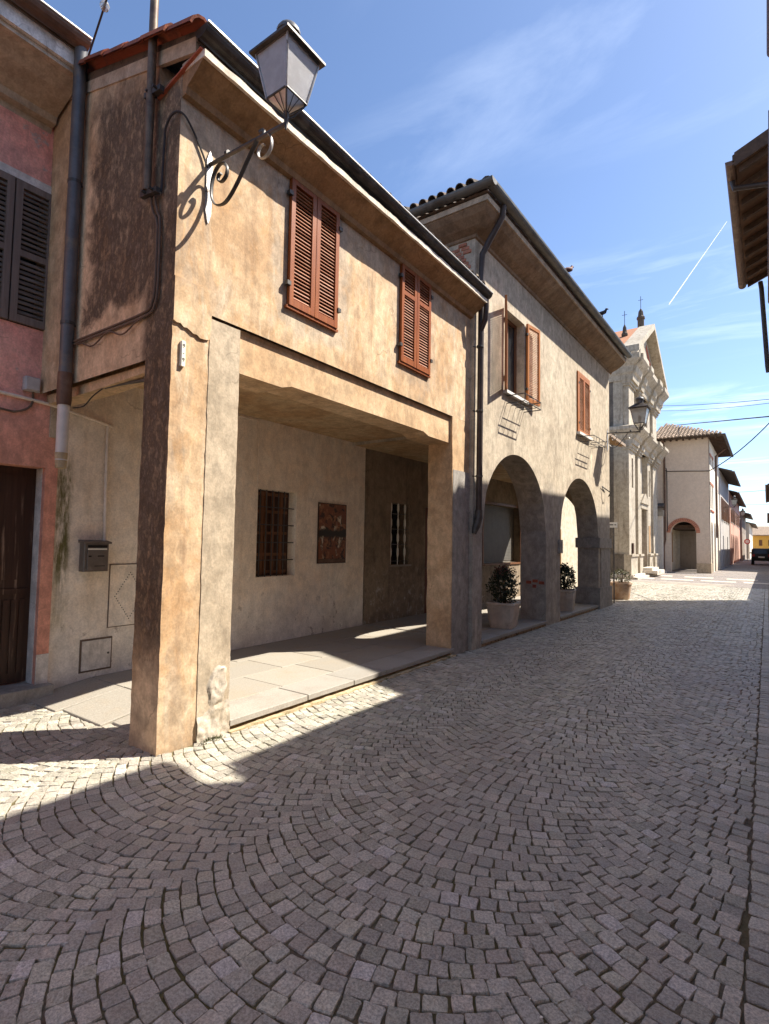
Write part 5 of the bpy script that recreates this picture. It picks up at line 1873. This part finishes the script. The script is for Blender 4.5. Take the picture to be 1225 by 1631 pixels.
MB().tube([(-0.02, 15.44, 7.97), (0.0, 15.44, 7.8), (0.085, 15.44, 5.9), (0.1, 15.44, 5.75)], 0.05, 10).build('far_downpipe', 'pipe_dark', r3, True)
row_house('tall right-hand house after the timber eave', 15.55, 21.2, 0.62, -1, 8.75, 'cream_far', ((16.5, 17.4, 3.4, 4.9), (19, 19.9, 3.4, 4.9), (16.5, 17.4, 6.2, 7.5), (19, 19.9, 6.2, 7.5)), ((18, 18.9, 2.3),), 0.28, 1.3, 7, shut='shutter_grey')
gw = thing('garden_wall', 'low plastered garden wall along the right of the piazza', 'wall', (0.75, 30, 0))
MB().rough_box(0.6, 0.9, 21.3, 47.5, -0.02, 1.85, 1.0, 0.02, 1.0, 1).build('wall', 'cream_far', gw)
MB().prism([(0.52, 1.84), (0.98, 1.84), (0.75, 1.99)], lambda a, b, d: (a, 21.3 + d, b), 26.2).build('coping', 'tile_brown', gw)
row_house('long right-hand house past the garden wall', 48, 66, 0.95, -1, 6.4, 'brown_far', ((51, 52, 3.6, 5.0), (55, 56, 3.6, 5.0), (60, 61, 3.6, 5)), (), 0.85, 1.4, 8, 'tile_dark')
row_house('far right-hand house before the ochre house', 66.2, 92, 0.9, -1, 5.2, 'grey_far', ((70, 71, 2.6, 4.0),), (), 0.7, 1.2, 8, 'tile_dark')

# ================================================================== annex between arcade and church
an = thing('annex_house', 'sunlit cream low house set back between the arcade and the church', 'house', (-8.0, 20, 0))
AX = -5.98
MB().wall((AX, 0, 0), (0, 1, 0), (1, 0, 0), 15.46, 26.0, -0.02, 6.15, 0.35, ((17.3, 18.5, 0.0, 2.4), (22.4, 23.5, 0.9, 2.2), (22.4, 23.4, 3.7, 5.1))).build('front_wall', 'annex', an)
MB().box(-11, -6.4, 25.7, 26.0, 0, 6.15).build('side_wall', 'annex', an)
MB().box(AX - .2, AX - .15, 17.3, 18.5, 0, 2.4).build('gate', 'gate_wood', an)
MB().box(AX - .2, AX - .15, 22.4, 23.5, .9, 2.2).build('window', 'window_glass', an)
MB().box(AX - .2, AX - .15, 22.4, 23.4, 3.7, 5.1).build('window', 'window_glass', an)
MB().prism([(AX + .80, 6.10), (-9.0, 7.3), (-9.0, 7.4), (AX + .80, 6.22)], lambda a, b, d: (a, 15.5 + d, b), 10.75).build('roof', 'tile_brown', an)
for k in range(18):
    y = 15.7 + k * 0.59
    MB().prism([(AX + .74, 6.02), (AX, 6.27), (AX, 6.37), (AX + .74, 6.12)], lambda a, b, d: (a, y + d, b), 0.09).build('rafter', 'gate_wood', an)
MB().tube([(AX + .06, 25.8, 6.0), (AX + .06, 25.8, 0.2)], 0.05, 8).build('downpipe', 'pipe_grey', an, True)
# board seen through the second arch
t = thing('wooden_board', 'tan wooden door leaf standing open behind the second arch', 'door', (-5.6, 16.4, 0))
MB().box(-5.93, -5.02, 16.2, 16.26, 0.02, 2.06).build('leaf', 'gate_wood', t)
for z in (.4, 1.1, 1.8):
    MB().box(-5.9, -5.05, 16.17, 16.2, z, z + .12).build('ledge', 'gate_wood', t)
# white street sign on its arm
t = thing('street_sign', 'small white sign on thin post by the end of the arcade', 'sign', (-3.52, 16.05, 0))
MB().tube([(-3.50, 16.05, 0), (-3.50, 16.05, 2.2)], 0.02, 8).build('post', 'pipe_grey', t)
MB().box(-3.62, -3.40, 16.02, 16.04, 2.10, 2.25).build('panel', 'sign_white', t)
MB().box(-3.595, -3.50, 16.014, 16.02, 2.165, 2.19).box(-3.47, -3.43, 16.014, 16.02, 2.165, 2.19).build('marking', 'ink', t)
# hook on the wall
t = thing('wall_hook', 'rusty iron hook low on the arcade wall under the far lantern', 'hook', tuple(Vector((-3.62, 7.42, 0)) + rot2 @ Vector((0, 7.5, 3.0))))
hp = Vector(t.location)
MB().tube([hp, hp + Vector((.02, -.35, .12)), hp + Vector((.16, -.02, -.02)), hp + Vector((.1, 0, -.12))], 0.016, 6).build('bar', 'iron', t, True)

# ================================================================== CHURCH
ch = thing('church', 'pale baroque church with stacked pilasters, two cornices and a gabled pediment', 'church', (-11, 37, 0))
CX = -6.2
CB = -6.5
MB().wall((CB, 0, 0), (0, 1, 0), (1, 0, 0), 32.2, 41.7, -0.02, 12.0, 0.5,
          ((32.95, 33.38, 4.9, 6.6), (38.4, 38.75, 4.8, 6.5), (35.9, 37.7, 0.0, 3.7), (36.3, 37.4, 8.9, 10.4))).build('front_wall', 'church', ch)
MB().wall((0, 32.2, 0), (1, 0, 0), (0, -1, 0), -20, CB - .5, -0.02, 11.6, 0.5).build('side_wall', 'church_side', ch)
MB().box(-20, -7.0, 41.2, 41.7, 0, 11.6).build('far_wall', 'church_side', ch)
PIL = ((32.2, 33.9), (34.75, 35.55), (37.95, 39.0), (40.0, 41.7))
for i, (a, b) in enumerate(PIL):
    ops = []
    if i == 0:
        ops = [(32.95, 33.38, 4.9, 6.6)]
    if i == 2:
        ops = [(38.4, 38.75, 4.8, 6.5)]
    MB().wall((CX, 0, 0), (0, 1, 0), (1, 0, 0), a, b, 1.1, 7.3, 0.3, ops).build('pilaster', 'church', ch)
    MB().wall((CX, 0, 0), (0, 1, 0), (1, 0, 0), a + .1, b - .1, 8.35, 10.9, 0.3).build('upper_pilaster', 'church', ch)
    MB().box(CX - .31, CX + .10, a - .06, b + .06, -0.02, 1.0).box(CX - .31, CX + .16, a - .1, b + .1, 1.0, 1.12).build('pedestal', 'church', ch)
    for zz_, sp_ in ((7.0, (a, b)), (10.62, (a + .1, b - .1))):
        MB().box(CX - .31, CX + .08, sp_[0] - .08, sp_[1] + .08, zz_, zz_ + .12).box(CX - .31, CX + .14, sp_[0] - .13, sp_[1] + .13, zz_ + .12, zz_ + .30).build('capital', 'church', ch)
MB().box(-20, CX - .28, 32.08, 32.2, -.02, 1.05).box(-20, CX - .28, 32.05, 32.2, 1.05, 1.14).build('side_plinth', 'church_side', ch)
for y0_, (z0_, prof) in (('low', (7.28, [(0.0, 0), (0.10, 0.0), (0.12, .25), (0.22, .32), (0.30, .50), (0.55, .72), (0.62, .80), (0.62, .98), (0.0, 1.08)])),
                         ('high', (10.9, [(0.0, 0), (0.10, 0.0), (0.14, .3), (0.25, .42), (0.32, .75), (0.58, 1.0), (0.66, 1.1), (0.66, 1.38), (0.0, 1.5)]))):
    pf = [(a, z0_ + b) for a, b in prof]
    MB().sweep(pf, [lambda a: (-20, 32.2 - a * .55), lambda a: (CX + a, 32.2 - a * .55), lambda a: (CX + a, 41.7 + a * .55), lambda a: (-20, 41.7 + a * .55)]).build('cornice', 'church', ch)
    # broken-forward blocks over the pilasters
    for a, b in PIL:
        pf2 = [(q + .14 if q > 0 else 0, z0_ + z - .003) for q, z in prof]
        MB().sweep(pf2, [lambda q: (CX + q, a - .05), lambda q: (CX + q, b + .05)]).build('cornice_block', 'church', ch)
# pediment
MB().prism([(32.0, 12.3), (41.9, 12.3), (36.95, 15.1)], lambda a, b, d: (CX + .1 - d, a, b), 0.5).build('pediment', 'church', ch)
for s_ in (0, 1):
    a = (31.75, 12.35) if s_ == 0 else (42.2, 12.35)
    MB().prism([(a[0], a[1]), (36.95, 15.25), (36.95, 15.62), (a[0], a[1] + .36)], lambda u, v, d: (CX + .66 - d, u, v), 0.9).build('raking_cornice', 'church', ch)
MB().prism([(39.6, 13.1), (37.25, 14.45), (37.05, 14.2), (38.9, 12.95)], lambda u, v, d: (CX + .13 - d, u, v), 0.02).build('bare_brick_patch', 'red_brick', ch)
MB().box(CX + .08, CX + .125, 34.9, 35.3, 12.5, 13.6).build('stain_slot', 'church_side', ch)
rm = MB()
for s_ in (0, 1):
    a = (31.7, 12.45) if s_ == 0 else (42.2, 12.45)
    rm.prism([(a[0], a[1]), (36.95, 15.45), (36.95, 15.58), (a[0], a[1] + .13)], lambda u, v, d: (CX - .25 - d, u, v), 14)
rm.build('roof', 'tile_orange', ch)
# portal
dr = MB().box(CB - .35, CB - .3, 35.9, 37.7, 0, 3.7).build('door', 'old_door', ch)
for a in (35.95, 36.42, 36.85, 37.3):
    for z in (.2, 1.4, 2.6):
        MB().box(CB - .3, CB - .275, a, a + .36, z, z + 1.0).build('door_panel', 'brown_wood', dr)
MB().box(CB, CX - .02, 35.62, 35.9, 0, 3.9).box(CB, CX - .02, 37.7, 37.9, 0, 3.9).box(CB, CX + .02, 35.62, 37.9, 3.9, 4.2).prism([(35.5, 4.2), (38.0, 4.2), (36.75, 4.85)], lambda a, b, d: (CX + .1 - d, a, b), .4).build('portal', 'church', ch)
for (a, b, c, d) in ((32.95, 33.38, 4.9, 6.6), (38.4, 38.75, 4.8, 6.5), (36.3, 37.4, 8.9, 10.4)):
    MB().box(CB - .3, CB - .25, a, b, c, d).build('window', 'window_glass', ch)
MB().box(CX, CX + .03, 38.15, 38.7, 1.2, 2.9).build('notice_board', 'gate_wood', ch)
MB().box(CX, CX + .08, 32.75, 33.05, 1.16, 1.75).build('wall_niche', 'old_door', ch)
MB().box(CX + .0, CX + .9, 35.4, 38.1, -.02, .15).box(CX, CX + .6, 35.6, 37.9, .15, .3).build('steps', 'crossing', ch)
for k, (px_, py_, zb, zt, w_) in enumerate(((-6.62, 38.6, 14.6, 17.45, .21), (-6.92, 35.0, 13.0, 15.2, .15))):
    pin = MB()
    pin.lathe([(w_ * 1.5, zb), (w_ * 1.5, zb + .5), (w_, zb + .65), (w_, zt - .75), (w_ * 1.25, zt - .72), (w_ * 1.25, zt - .6), (w_ * .85, zt - .5), (w_ * .7, zt - .2), (w_ * .15, zt)], (px_, py_, 0), 8)
    pn = pin.build('pinnacle', 'dark_stone', ch)
    MB().tube([(px_, py_, zt - .05), (px_, py_, zt + .85)], 0.018, 5).tube([(px_ - .15, py_, zt + .6), (px_ + .15, py_, zt + .6)], 0.015, 5).build('cross', 'iron', pn)

ch.location = (-9.68, 32.56, 0.192)
ch.scale = (0.88, 0.88, 0.88)
bpy.context.view_layer.update()
MB().box(-17.0, -5.02, 27.9, 37.1, -0.05, 0.10).box(-17.0, -5.22, 28.0, 37.0, 0.10, 0.19).build('platform', 'crossing', None)
plat = bpy.data.objects['platform']
tag(plat, 'low stone step platform under the church front', 'step')

# ================================================================== PEACH HOUSE with brick arch
pe = thing('peach_house', 'peach plastered corner building with round brick archway and brown tiled roof', 'building', (-5, 40, 0))
PY = 36.2
PXR = -2.67
AR = (-4.69, -3.36, 0.0, 2.42, 0.66)
MB().wall((0, PY, 0), (1, 0, 0), (0, -1, 0), -5.42, PXR, -.02, 8.2, .45, (AR,)).build('front_wall', 'peach', pe)
MB().wall((PXR, 0, 0), (0, 1, 0), (1, 0, 0), PY + .001, 44.1, -.02, 8.2, .45, ((37.0, 38.4, 0.0, 2.5, .65), (39.2, 40.6, 0.0, 2.5, .65), (41.9, 43.3, 0, 2.5, .65), (36.9, 37.7, 3.9, 5.3), (38.2, 39.0, 3.9, 5.3), (41.4, 42.2, 3.9, 5.3), (36.9, 37.6, 6.5, 7.0), (38.3, 39.0, 6.5, 7.0))).build('street_wall', 'cream_far', pe)
MB().box(-5.42, -5.31, PY + .452, 44, 0, 8.2).box(-5.3, PXR - .46, 43.8, 44.1, 0, 8.2).build('rear_wall', 'peach', pe)
for (a, b, c, d) in ((36.9, 37.7, 3.9, 5.3), (38.2, 39.0, 3.9, 5.3), (41.4, 42.2, 3.9, 5.3), (36.9, 37.6, 6.5, 7.0), (38.3, 39.0, 6.5, 7.0)):
    MB().box(PXR - .3, PXR - .25, a, b, c, d).build('window', 'window_glass', pe)
    MB().box(PXR, PXR + .03, a - .15, b + .15, d, d + .14).build('window_head', 'pink_brick', pe)
MB().box(PXR, PXR + .05, 36.8, 39.1, 3.7, 3.8).build('string_course', 'red_brick', pe)
MB().box(-3.36, PXR + .05, PY - .05, PY, -.02, .66).box(PXR, PXR + .05, PY, 36.9, -.02, .66).build('pier_plinth', 'pillar_grey', pe)
mc, hw_ = (AR[0] + AR[1]) / 2, (AR[1] - AR[0]) / 2
n = 26
for k in range(n):
    a0, a1 = math.pi * k / n, math.pi * (k + .86) / n
    q = []
    for rr, aa in ((0, a0), (0, a1), (.21, a1), (.21, a0)):
        q.append((mc + (hw_ + rr) * math.cos(aa), AR[3] + (AR[4] + rr) * math.sin(aa)))
    MB().prism(q, lambda a, b, d: (a, PY - .03 + d, b), .06).build('brick', 'pink_brick', pe)
# passage behind the arch
MB().box(-5.3, -5.0, PY + .46, 43.0, 0, 2.7).build('passage_wall', 'annex', pe)
MB().wall((0, 43.0, 0), (1, 0, 0), (0, -1, 0), -5.3, PXR - .46, 0, 2.7, .3, ((-3.95, -3.35, 0, 1.9, .3),)).build('passage_wall', 'brown_far', pe)
MB().box(-4.0, -3.3, 43.2, 43.25, 0, 2.4).build('door', 'old_door', pe)
MB().box(-5.3, PXR - .46, PY + .62, 43.7, 2.72, 2.9).build('passage_ceiling', 'rafter', pe)
for k in range(6):
    MB().box(-4.99, -4.93, 36.9 + .5 * k, 37.05 + .5 * k, 0.6, 2.5).build('passage_pilaster', 'gate_wood', pe) if k % 2 == 0 else None
# roof
zE = 7.98
eo = .75
rp = MB()
x0_, x1_, y0_, y1_ = -5.95, PXR + eo, PY - eo, 44.6
rdg0, rdg1 = (-5.3, PY + 3.0, 9.55), (-5.3, 42, 9.55)
rp.add([(x0_, y0_, zE), (x1_, y0_, zE), (x1_, y1_, zE), (x0_, y1_, zE), rdg0, rdg1], [(0, 1, 4), (1, 2, 5, 4), (2, 3, 5), (3, 0, 4, 5), (3, 2, 1, 0)])
pr = rp.build('roof', 'tile_dark', pe)
# tile rows on the visible slope
tm = MB()
sl = (9.55 - zE) / (3.0 + eo)
for c in range(int((x1_ - x0_) / .2)):
    x = x0_ + .1 + .2 * c
    k = 0
    while k < 11:
        y = y0_ - .03 + .36 * k
        f = (y - y0_) / (3.0 + eo)
        if x < x0_ + (rdg0[0] - x0_) * f or x > x1_ + (rdg0[0] - x1_) * f:
            k += 1
            continue
        z = zE + .03 + (y - y0_) * sl
        o = len(tm.v)
        for yy_, zz_, r_ in ((y, z, .088), (y + .42, z + .42 * sl - .02, .07)):
            for q in range(5):
                tt = math.pi * q / 4
                tm.v.append((x + math.cos(tt) * r_, yy_, zz_ + math.sin(tt) * r_))
        for q in range(4):
            tm.f.append((o + q, o + 5 + q, o + 6 + q, o + 1 + q))
        tm.f.append((o, o + 1, o + 2, o + 3, o + 4))
        k += 1
o = tm.build('roof_tiles', 'tile_brown', pr)
o['kind'] = 'stuff'
for k in range(11):
    MB().box(x0_ + .3 + .33 * k, x0_ + .38 + .33 * k, y0_ + .03, PY, zE - .09, zE - .003).build('rafter', 'rafter', pe)
for k in range(16):
    MB().box(PXR, x1_ - .03, PY + .1 + .52 * k, PY + .19 + .52 * k, zE - .09, zE - .003).build('rafter', 'rafter', pe)
gutter(pe, (x1_ + .05, y0_, zE + .02), (x1_ + .05, y1_, zE), .08, (1, 0, 0), 'gutter_dark', None)
MB().tube([(-5.0, PY - .6, zE - .02), (-4.98, PY - .3, zE - .3), (-4.97, PY - .06, zE - .5), (-4.97, PY - .06, 2.0), (-5.05, PY - .06, 1.6), (-5.05, PY - .06, .2)], .055, 8).build('downpipe', 'gutter_brown', pe, True)
MB().tube([(PXR + .6, 40.6, zE - .05), (PXR + .06, 40.7, zE - .5), (PXR + .06, 40.8, 2.2)], .06, 8).build('downpipe', 'gutter_brown', pe, True)
# low link wall with tiled hood
lk = thing('link_wall', 'low plastered wall with small tiled hood between church and peach building', 'wall', (-5.3, 35.9, 0))
MB().box(-5.52, -5.06, 35.75, 36.1, -.02, 3.75).build('wall', 'cream_far', lk)
MB().rough_box(-5.56, -5.0, 35.62, 36.15, 3.4, 3.75, .2, .01, 3, 1).build('moulding', 'church', lk)
MB().prism([(35.35, 3.85), (36.15, 4.1), (36.15, 4.2), (35.35, 3.96)], lambda a, b, d: (-5.62 + d, a, b), .66).build('hood', 'tile_dark', lk)
MB().tube([(-5.5, 35.55, 3.8), (-5.52, 35.6, 3.3), (-5.56, 35.7, 2.9), (-5.56, 35.7, .2)], .045, 8).build('downpipe', 'gutter_brown', lk, True)

pe.location = (-5.3, 42.4, -0.096)
pe.scale = (1.06, 1.06, 1.06)
lk.location = (-5.62, 38.05, -0.096)
lk.scale = (1.06, 1.06, 1.06)

# ================================================================== far row on the left
row_house('grey house with deep eave next to the peach building', 46.9, 58.4, -2.78, 1, 7.35, 'grey_far',
          tuple((y, y + .9, 3.7, 5.4) for y in (48.2, 50.8, 53.4, 56.2)), ((49.4, 50.3, 2.5), (54.8, 55.8, 2.5)), 0.8, 1.5, 9, 'tile_dark', 'brown_wood')
row_house('pink house with arcade of tall arches further along the street', 58.6, 80, -2.72, 1, 6.7, 'rose_far',
          tuple((y, y + .9, 4.0, 5.4) for y in (60, 63, 66, 69.5, 73, 76.5)), (), 0.6, 1.4, 9, 'tile_dark', 'brown_wood', arches=tuple((y, y + 2.2, 0.0, 2.0, .9) for y in (60, 63.2, 66.4, 69.6, 72.8)))
row_house('brown house with dark roof far down the street', 80.2, 96, -2.5, 1, 5.9, 'brown_far', tuple((y, y + .9, 3.6, 4.9) for y in (83, 87, 91)), ((85, 86, 2.3),), 0.8, 1.3, 9, 'tile_dark')
row_house('last cream house before the end of the street', 96.2, 118, -2.1, 1, 5.2, 'cream_far', tuple((y, y + .9, 2.9, 4.2) for y in (99, 104, 109, 114)), (), 0.7, 1.2, 9, 'tile_dark')
# ochre house closing the view
oc = thing('ochre_house', 'long yellow-ochre house closing the far end of the street', 'house', (3, 124, 0))
MB().wall((0, 121, 0), (1, 0, 0), (0, -1, 0), -4, 14, -.02, 3.9, .3, tuple((x, x + .5, 2.0, 3.1) for x in (-3.2, -1.2, 0.2, 2.4, 4.6, 7, 10))).build('front_wall', 'ochre_far', oc)
for x in (-3.2, -1.2, 0.2, 2.4, 4.6, 7, 10):
    MB().box(x, x + .5, 121.15, 121.2, 2.0, 3.1).build('window', 'brown_wood', oc)
MB().prism([(120.4, 3.85), (126, 5.6), (126, 5.75), (120.4, 4.0)], lambda a, b, d: (-4.3 + d, a, b), 18.6).prism([(131.6, 3.85), (126, 5.6), (126, 5.75), (131.6, 4.0)], lambda a, b, d: (-4.3 + d, a, b), 18.6).build('roof', 'tile_brown', oc)
MB().box(-4, -3.7, 121.3, 131, 0, 4).box(13.7, 14, 121.3, 131, 0, 4).box(-3.7, 13.7, 130.7, 131, 0, 4).build('side_wall', 'ochre_far', oc)
# small lanterns on the far row
for i, (y, lab) in enumerate(((49.6, 'small lantern on the grey house after the peach building'), (66.0, 'small lantern on the distant pink arcade house'))):
    lantern(lab, (-2.76 if i == 0 else -2.71, y, 4.75), (1, 0, 0), 0.75, 4.75, 'wall lanterns along the street', 0.95, 'clear_lantern', 0.4)
# round traffic sign
t = thing('traffic_sign', 'round red-rimmed traffic sign on post far down the street', 'sign', (-1.95, 79, 0))
MB().tube([(-1.95, 79, 0), (-1.95, 79, 2.6)], .03, 8).build('post', 'pipe_grey', t)
dsk = lambda r, y0_, y1_, m, nm: MB().tube([(-1.95, y0_, 2.35), (-1.95, y1_, 2.35)], r, 20).build(nm, m, t)
dsk(.32, 78.92, 78.95, 'sign_red', 'rim')
dsk(.21, 78.90, 78.919, 'sign_white', 'face')

# ================================================================== parked car
car = thing('parked_car', 'dark boxy car parked in the shade far down the street', 'car', (-0.45, 64, 0))
cm_ = MB()
hw2 = .80
profc = [(62.2, .38), (62.15, .75), (62.25, 1.02), (62.42, 1.48), (62.6, 1.56), (64.3, 1.56), (65.1, 1.08), (66.0, .98), (66.15, .6), (66.1, .36)]
cx_ = -0.45
ringv = []
for s_, k in ((-1, .96), (-.9, 1.0), (.9, 1.0), (1, .96)):
    ringv.append([(cx_ + s_ * hw2 * (1 - max(0, z - 1.0) * .18), y, .38 + (z - .38) * k) for y, z in profc])
vs = [v for r_ in ringv for v in r_]
m = len(profc)
fs = [(i, (i + 1) % m, m + (i + 1) % m, m + i) for i in range(m)] + [(m + i, m + (i + 1) % m, 2 * m + (i + 1) % m, 2 * m + i) for i in range(m)] + [(2 * m + i, 2 * m + (i + 1) % m, 3 * m + (i + 1) % m, 3 * m + i) for i in range(m)]
fs += [tuple(reversed(range(m))), tuple(range(3 * m, 4 * m))]
cm_.add(vs, fs).build('body', 'car_black', car)
MB().quad((cx_ - .58, 62.235, 1.06), (cx_ + .58, 62.235, 1.06), (cx_ + .52, 62.395, 1.44), (cx_ - .52, 62.395, 1.44)).build('rear_window', 'window_glass', car)
for s_ in (-1, 1):
    MB().box(cx_ + s_ * .62 - .1, cx_ + s_ * .62 + .1, 62.10, 62.2, .78, 1.0).build('tail_light', 'lamp_red', car)
    MB().prism([(62.75, 1.1), (64.7, 1.1), (64.2, 1.46), (62.85, 1.46)], lambda a, b, d: (cx_ + s_ * (hw2 - .03 + d), a, b), .02).build('side_window', 'window_glass', car)
    MB().obox((cx_ + s_ * (hw2 + .08), 64.7, 1.1), (.08, 0, 0), (0, .04, 0), (0, 0, .06)).build('mirror', 'car_black', car)
    for y in (62.85, 65.35):
        wh = MB().tube([(cx_ + s_ * (hw2 - .2), y, .31), (cx_ + s_ * (hw2 + .01), y, .31)], .31, 18).build('wheel', 'rubber', car)
        MB().tube([(cx_ + s_ * (hw2 - .02), y, .31), (cx_ + s_ * (hw2 + .02), y, .31)], .18, 12).build('rim', 'chrome', wh)
MB().box(cx_ - .76, cx_ + .76, 62.03, 62.2, .38, .62).build('bumper', 'rubber', car)
MB().box(cx_ - .25, cx_ + .25, 62.10, 62.145, .68, .80).build('number_plate', 'sign_white', car)

# ================================================================== overhead wires
def wire(label, a, b, s_, r):
    o = MB().tube(sag(a, b, s_), r, 5).build('overhead_wire', 'cable', None, True)
    tag(o, label, 'wire')


wire('upper overhead wire leaving the church gable towards the right', (-5.8, 36.9, 10.4), (1.2, 19.5, 6.0), .1, .011)
wire('second overhead wire just below the uppermost one by the church', (-5.8, 36.9, 10.1), (1.2, 19.5, 5.93), .15, .009)
wire('thicker overhead cable crossing above the peach roof', (-6.4, 47.3, 11.1), (1.15, 19.0, 5.4), .0, .024)
wire('dark cable swooping up from the corner of the peach building', (-2.82, 38.27, 6.26), (1.0, 36, 9.4), .35, .03)
cable('thin cable crossing the side wall of the peach building above the arch', [(-5.14, 38.34, 2.55), (-5.14, 38.34, 6.30), (-5.09, 38.34, 6.37), (-3.18, 38.34, 6.28), (-2.82, 38.33, 6.26)], .022)
wire('overhead wire across the street at the grey house', (-2.0, 58, 6.6), (2, 50, 6.3), .1, .016)
wire('lower overhead wire across the street past the grey house', (-2.0, 66, 6.0), (2, 58, 5.6), .1, .016)
wire('lowest distant overhead wire across the street', (-2.0, 82, 5.7), (2, 74, 5.4), .15, .018)

# ================================================================== birds on the gutter, finial
def bird(label, loc, rz, mat, s_=1.0):
    t = thing('pigeon', label, 'bird', loc, rz, 'birds on the roof edge', False)
    b_ = MB().tube([(-.15 * s_, 0, .10 * s_), (-.09 * s_, 0, .11 * s_), (0, 0, .12 * s_), (.07 * s_, 0, .15 * s_), (.10 * s_, 0, .20 * s_), (.115 * s_, 0, .235 * s_), (.15 * s_, 0, .235 * s_), (.185 * s_, 0, .225 * s_)],
                   [.012 * s_, .045 * s_, .065 * s_, .058 * s_, .036 * s_, .034 * s_, .026 * s_, .004 * s_], 10).build('body', mat, t, True)
    MB().obox((-.2 * s_, 0, .09 * s_), (.09 * s_, 0, -.01 * s_), (0, .03 * s_, 0), (0, 0, .006 * s_)).build('tail', mat, t)
    for k in (-1, 1):
        MB().tube([(0, .025 * k * s_, .07 * s_), (.01 * s_, .025 * k * s_, 0)], .006 * s_, 5).build('leg', 'bird_brown', t)
    return t


for (y, lab, m_, rz) in ((2.86, 'russet pigeon perched on the arcade gutter, nearest of the birds', 'bird_brown', 1.2), (5.25, 'dark pigeon on the arcade gutter nearer the church', 'bird', 0.4)):
    p = Vector((-3.62, 7.42, 0)) + rot2 @ Vector((0.545, y, 6.80))
    bird(lab, tuple(p), rz, m_, 0.75)

# ================================================================== contrail
def ray(px, py):
    return (RWC @ Vector(((px - 612.5) / 860, -(py - 815.5) / 860, -1))).normalized()


a = ray(1158, 352) * 2600
b = ray(1066, 484) * 3300
o = MB().tube([a.lerp(b, i / 10) for i in range(11)], [0.9 + .2 * i for i in range(11)], 8).build('contrail', 'contrail', None, True)
tag(o, 'thin straight white aircraft trail high in the blue sky', 'contrail')
